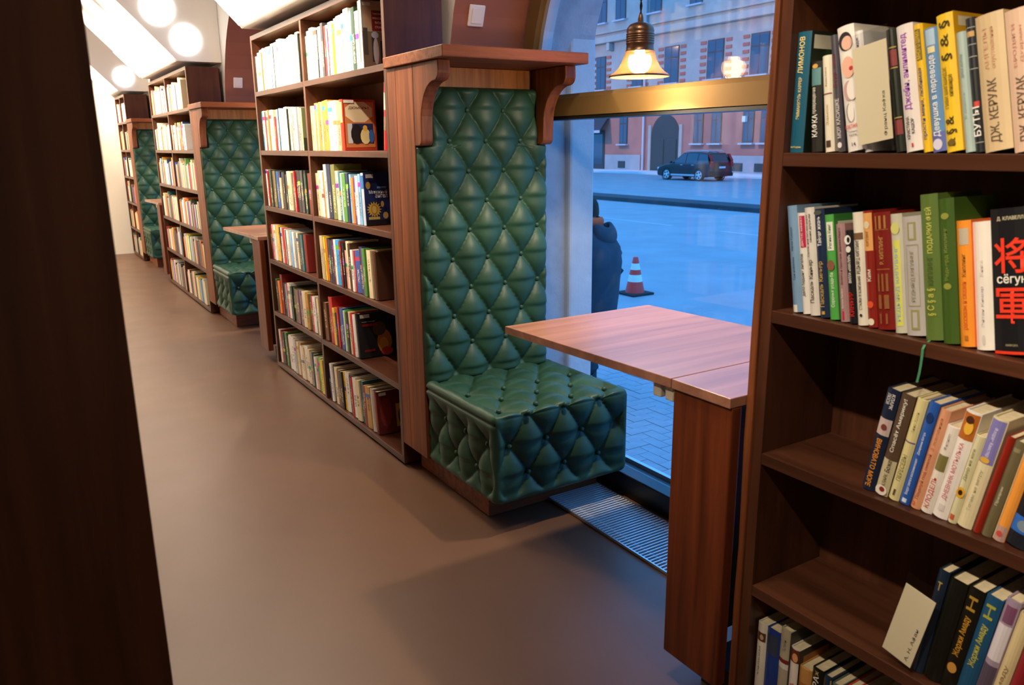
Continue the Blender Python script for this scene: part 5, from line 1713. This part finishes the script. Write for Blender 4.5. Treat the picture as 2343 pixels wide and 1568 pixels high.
# parked car
def car():
    t = thing('car', 'black estate car parked beyond the kerb in front of the gateway building', 'car', (35.0, 34.6, GZ - .006))
    # local x = across (0 = our side), y = along, front at +y
    L0, L1 = -2.38, 2.42
    low = [(L0 + .04, .34), (L0, .62), (L0 + .02, .98), (L0 + .16, 1.10), (1.15, 1.06), (1.75, .98), (2.20, .84), (2.38, .68), (L1, .45), (L1 - .05, .28), (1.95, .24), (-1.9, .24)]
    MB().prism(low, 'x', 0, 1.88).build('body', 'car_paint', t, None, .07, 3)
    # greenhouse, drawn in towards the roof
    base = [(L0 + .10, 1.04), (1.20, 1.02)]
    top = [(L0 + .42, 1.70), (-.9, 1.78), (.15, 1.74)]
    sec = [(L0 + .06, 1.03), (L0 + .40, 1.68), (-1.2, 1.76), (-.3, 1.76), (.22, 1.71), (1.22, 1.02)]
    mb = MB()
    n = len(sec)
    def xin(z): return .05 + .20 * (z - 1.03) / .73
    vs = [(xin(z), y, z) for y, z in sec] + [(1.88 - xin(z), y, z) for y, z in sec]
    fs = [tuple(range(n - 1, -1, -1)), tuple(range(n, 2 * n))] + [(i, (i + 1) % n, n + (i + 1) % n, n + i) for i in range(n)]
    mb.add(vs, fs)
    mb.build('cabin', 'car_paint', t, None, .04, 2)
    def side_pane(p, name='side_window'):
        m2 = MB()
        m2.add([(xin(z) - .012, y, z) for y, z in p], [tuple(range(len(p)))[::-1]])
        m2.build(name, 'car_glass', t)
    side_pane([(.95, 1.08), (.20, 1.62), (-.10, 1.66), (-.10, 1.08)])
    side_pane([(-.18, 1.08), (-.18, 1.66), (-1.10, 1.66), (-1.10, 1.08)])
    side_pane([(-1.18, 1.08), (-1.18, 1.65), (-1.85, 1.58), (-2.12, 1.12)])
    def across(y0, z0, y1, z1, name, m_, ins=.10, off=.012):
        d = Vector((0, z1 - z0, -(y1 - y0))).normalized()
        if d.y > 0 and name == 'rear_window': d = -d
        if d.y < 0 and name == 'windscreen': d = -d
        m2 = MB()
        m2.add([(xin(z0) + ins, y0 + d.y * off, z0 + d.z * off), (1.88 - xin(z0) - ins, y0 + d.y * off, z0 + d.z * off), (1.88 - xin(z1) - ins, y1 + d.y * off, z1 + d.z * off), (xin(z1) + ins, y1 + d.y * off, z1 + d.z * off)], [(0, 1, 2, 3)])
        m2.build(name, m_, t)
    across(L0 + .10, 1.12, L0 + .37, 1.62, 'rear_window', 'car_glass')
    across(1.14, 1.07, .30, 1.65, 'windscreen', 'car_glass')
    for x in (.28, 1.58):
        MB().tube([(x, -1.85, 1.76), (x, -1.7, 1.82), (x, .0, 1.82), (x, .12, 1.76)], .022, 8).build('roof_rail', 'car_silver', t)
    for x, s in ((-.012, -1), (1.892, 1)):
        for y in (1.50, -1.36):
            w = MB().lathe([(.0, -.11), (.22, -.11), (.30, -.115), (.345, -.09), (.355, 0), (.345, .09), (.30, .115), (0, .115)], 28, (.12 if s < 0 else 1.76, y, .355), axis='x').build('wheel', 'tyre', t)
            hub = MB()
            xx = .12 - .125 if s < 0 else 1.76 + .125
            hub.lathe([(.0, -.008 * 1), (.07, -.008), (.075, .004)], 20, (xx, y, .355), axis='x')
            hub.lathe([(.235, 0), (.25, -.006), (.262, 0)], 28, (xx, y, .355), axis='x')
            for k in range(5):
                a = 2 * math.pi * k / 5
                for o_ in (-.16, .16):
                    hub.add([(xx - .004 * (1 if s < 0 else -1), y + .05 * math.cos(a + o_ * 2), .355 + .05 * math.sin(a + o_ * 2)), (xx - .004 * (1 if s < 0 else -1), y + .25 * math.cos(a + o_), .355 + .25 * math.sin(a + o_)),
                             (xx - .004 * (1 if s < 0 else -1), y + .25 * math.cos(a + o_ + .22), .355 + .25 * math.sin(a + o_ + .22)), (xx - .004 * (1 if s < 0 else -1), y + .05 * math.cos(a + o_ * 2 + .5), .355 + .05 * math.sin(a + o_ * 2 + .5))], [(0, 1, 2, 3)])
            hub.build('wheel_rim', 'alloy', w)
            arch = MB().lathe([(.36, -.008), (.43, -.008), (.44, 0)], 28, (-.001 if s < 0 else 1.881, y, .37), axis='x')
            arch.build('wheel_arch', 'car_silver' if False else 'tyre', t)
    for xa, xb in ((-.01, .20), (1.68, 1.89)):
        MB().prism([(L0 - .02, .86), (L0 - .02, 1.12), (L0 + .36, 1.60), (L0 + .30, 1.64), (L0 + .02, 1.26), (L0 + .16, .90)], 'x', xa + (.0 if xa < 0 else 0), xb).build('tail_light', 'tail_red', t, None, .01)
    MB().box(.02, .22, 2.22, 2.40, .62, .80).build('headlight', 'alloy', t, None, .02)
    MB().box(1.66, 1.86, 2.22, 2.40, .62, .80).build('headlight', 'alloy', t, None, .02)
    MB().box(.68, 1.20, L0 - .03, L0 - .005, .78, .89).build('number_plate', 'plate_white', t)
    MB().box(.0, 1.88, L0 - .05, L0 + .12, .30, .52).build('rear_bumper', 'tyre', t, None, .03)
    MB().box(-.012, .01, -1.0, 1.1, .30, .40).build('sill_trim', 'car_silver', t)
    MB().box(-.17, -.0, .98, 1.12, 1.05, 1.20).build('door_mirror', 'car_paint', t, None, .03)
    for y in (-.92, .05):
        MB().box(-.03, -.001, y, y + .2, .95, .985).build('door_handle', 'car_silver', t)
car()

# traffic cone
def cone():
    t = thing('traffic_cone', 'red and white striped traffic cone standing on the road', 'cone', (7.12, 6.81, GZ - .006))
    MB().box(-.22, .22, -.22, .22, 0, .035).build('base', 'rubber', t, None, .008)
    def r(z): return .155 - .115 * (z - .035) / .56
    bands = [(.035, .21, 'cone_red'), (.21, .32, 'cone_white'), (.32, .40, 'cone_red'), (.40, .50, 'cone_white'), (.50, .595, 'cone_red')]
    for i, (a, b, m_) in enumerate(bands):
        prof = [(r(a), a), (r(b), b)]
        if i == 4: prof += [(r(b) - .008, b + .004), (0, b + .004)]
        MB().lathe(prof, 28).build('stripe', m_, t)
cone()

# passer-by seen from behind
def person():
    px, py, pz = 3.35, 3.10, GZ
    S = 1.0
    # one continuous body: joints with radii, grown by the skin modifier
    J = {'pel': (0, 0, .92), 'sp': (0, .0, 1.12), 'ch': (0, -.01, 1.33), 'nk': (0, .02, 1.47), 'hd': (0, .05, 1.57), 'ht': (0, .06, 1.66),
         'ls': (-.18, 0, 1.38), 'le': (-.27, -.03, 1.12), 'lw': (-.21, .14, .95), 'lh': (-.16, .20, .93),
         'rs': (.18, 0, 1.38), 're': (.27, -.03, 1.12), 'rw': (.21, .14, .95), 'rh': (.16, .20, .93),
         'lp': (-.10, 0, .87), 'lk': (-.11, .03, .48), 'la': (-.11, -.04, .09), 'lt': (-.12, .12, .045),
         'rp': (.10, 0, .87), 'rk': (.11, .08, .48), 'ra': (.11, .08, .09), 'rt': (.12, .24, .045)}
    Rr = {'pel': .14, 'sp': .135, 'ch': .14, 'nk': .058, 'hd': .088, 'ht': .078, 'ls': .065, 'le': .048, 'lw': .034, 'lh': .038, 'rs': .065, 're': .048, 'rw': .034, 'rh': .038,
          'lp': .09, 'lk': .062, 'la': .045, 'lt': .036, 'rp': .09, 'rk': .062, 'ra': .045, 'rt': .036}
    E_ = [('pel', 'sp'), ('sp', 'ch'), ('ch', 'nk'), ('nk', 'hd'), ('hd', 'ht'), ('ch', 'ls'), ('ls', 'le'), ('le', 'lw'), ('lw', 'lh'), ('ch', 'rs'), ('rs', 're'), ('re', 'rw'), ('rw', 'rh'),
          ('pel', 'lp'), ('lp', 'lk'), ('lk', 'la'), ('la', 'lt'), ('pel', 'rp'), ('rp', 'rk'), ('rk', 'ra'), ('ra', 'rt')]
    ks = list(J)
    me = bpy.data.meshes.new('person')
    me.from_pydata([J[k] for k in ks], [(ks.index(a), ks.index(b)) for a, b in E_], [])
    me.materials.append(MATS['skin'])
    o = bpy.data.objects.new('person', me)
    COL.objects.link(o)
    o.location = (px, py, pz)
    o.rotation_euler = (0, 0, math.radians(28))
    o.scale = (1.13, 1.10, 1.08)
    sk = o.modifiers.new('skin', 'SKIN')
    sk.use_smooth_shade = True
    for i, k in enumerate(ks):
        me.skin_vertices[0].data[i].radius = (Rr[k], Rr[k])
        me.skin_vertices[0].data[i].use_root = (k == 'pel')
    sb = o.modifiers.new('sub', 'SUBSURF')
    sb.levels = 1; sb.render_levels = 2
    tag(o, 'person in a navy hooded jacket and black knit hat walking past outside, seen from behind', 'person')
    def loft(rings, name, m_, seg=28, cap=True):
        mb = MB()
        vs = []
        for (cx, cy, z, rx, ry, p) in rings:
            for i in range(seg):
                a = 2 * math.pi * i / seg
                ca, sa = math.cos(a), math.sin(a)
                vs.append((cx + rx * math.copysign(abs(ca) ** p, ca), cy + ry * math.copysign(abs(sa) ** p, sa), z))
        n = len(rings)
        fs = [(k * seg + i, k * seg + (i + 1) % seg, (k + 1) * seg + (i + 1) % seg, (k + 1) * seg + i) for k in range(n - 1) for i in range(seg)]
        mb.add(vs, fs, 0, True)
        if cap:
            mb.f += [tuple(range(seg))[::-1], tuple((n - 1) * seg + i for i in range(seg))]
            mb.m += [0, 0]; mb.sm += [True, True]
        return mb
    jk = loft([(0, 0, .72, .245, .19, .85), (0, 0, .745, .26, .205, .85), (0, 0, .90, .28, .22, .85), (0, 0, 1.02, .29, .225, .85), (0, -.01, 1.18, .295, .23, .85), (0, -.015, 1.31, .27, .21, .85), (0, -.01, 1.40, .215, .17, .9), (0, .01, 1.47, .125, .125, 1), (0, .02, 1.52, .10, .105, 1)], 'jacket', 'jacket_navy')
    for s in (-1, 1):
        jk.tube([(s * .17, -.01, 1.40), (s * .25, -.015, 1.32), (s * .325, -.04, 1.20), (s * .362, -.045, 1.08), (s * .33, .02, .98), (s * .255, .12, .92), (s * .20, .19, .92)], [.085, .10, .10, .097, .092, .08, .07], 16)
    jk.build('jacket', 'jacket_navy', o)
    hd = MB().grid(lambda u, v: ((.118 + .022 * math.sin(math.pi * v)) * math.sin(math.pi * (u - .5) * 1.4), -.085 - .060 * math.cos(math.pi * (u - .5) * 1.4) - .045 * math.sin(math.pi * v), 1.505 - .19 * v - .02 * math.cos(math.pi * (u - .5) * 3)), 20, 12, flip=True)
    ho = hd.build('hood', 'jacket_navy', o)
    so_ = ho.modifiers.new('solid', 'SOLIDIFY'); so_.thickness = .032; so_.offset = 0
    sb2 = ho.modifiers.new('sub', 'SUBSURF'); sb2.render_levels = 1
    MB().lathe([(.100, -.035), (.122, -.015), (.124, .02), (.112, .045), (.090, .048)], 24, (0, .026, 1.525)).build('scarf', 'scarf_red', o)
    hat = [(.104, -.02), (.108, .0), (.107, .04), (.100, .085), (.082, .12), (.05, .142), (0, .15)]
    MB().lathe(hat, 28, (0, .055, 1.60)).build('hat', 'hat_black', o)
    # face, turned away
    MB().lathe([(0, .035), (.014, .012), (.018, -.008), (0, -.016)], 10, (0, .158, 1.575)).build('nose', 'skin', o)
    for s in (-1, 1):
        MB().lathe([(0, .010), (.012, .004), (.012, -.004), (0, -.01)], 10, (s * .092, .05, 1.575), axis='x').build('ear', 'skin', o)
    for s, kx, ky, ax, ay in ((-1, -.11, .03, -.11, -.04), (1, .11, .08, .11, .08)):
        MB().tube([(s * .09, 0, .90), (s * .105, .015, .70), (kx, ky, .48), (ax, ay, .25), (ax, ay, .06)], [.125, .115, .095, .085, .088], 18).build('trouser_leg', 'trouser_dark', o)
        mbs = MB().tube([(ax, ay - .07, .05), (ax, ay, .055), (ax, ay + .12, .045), (ax, ay + .20, .035)], [.042, .052, .048, .03], 14)
        mbs.v = [(x, y, max(0.0, z)) for x, y, z in mbs.v]
        mbs.build('shoe', 'shoe', o)
person()

flush_text()
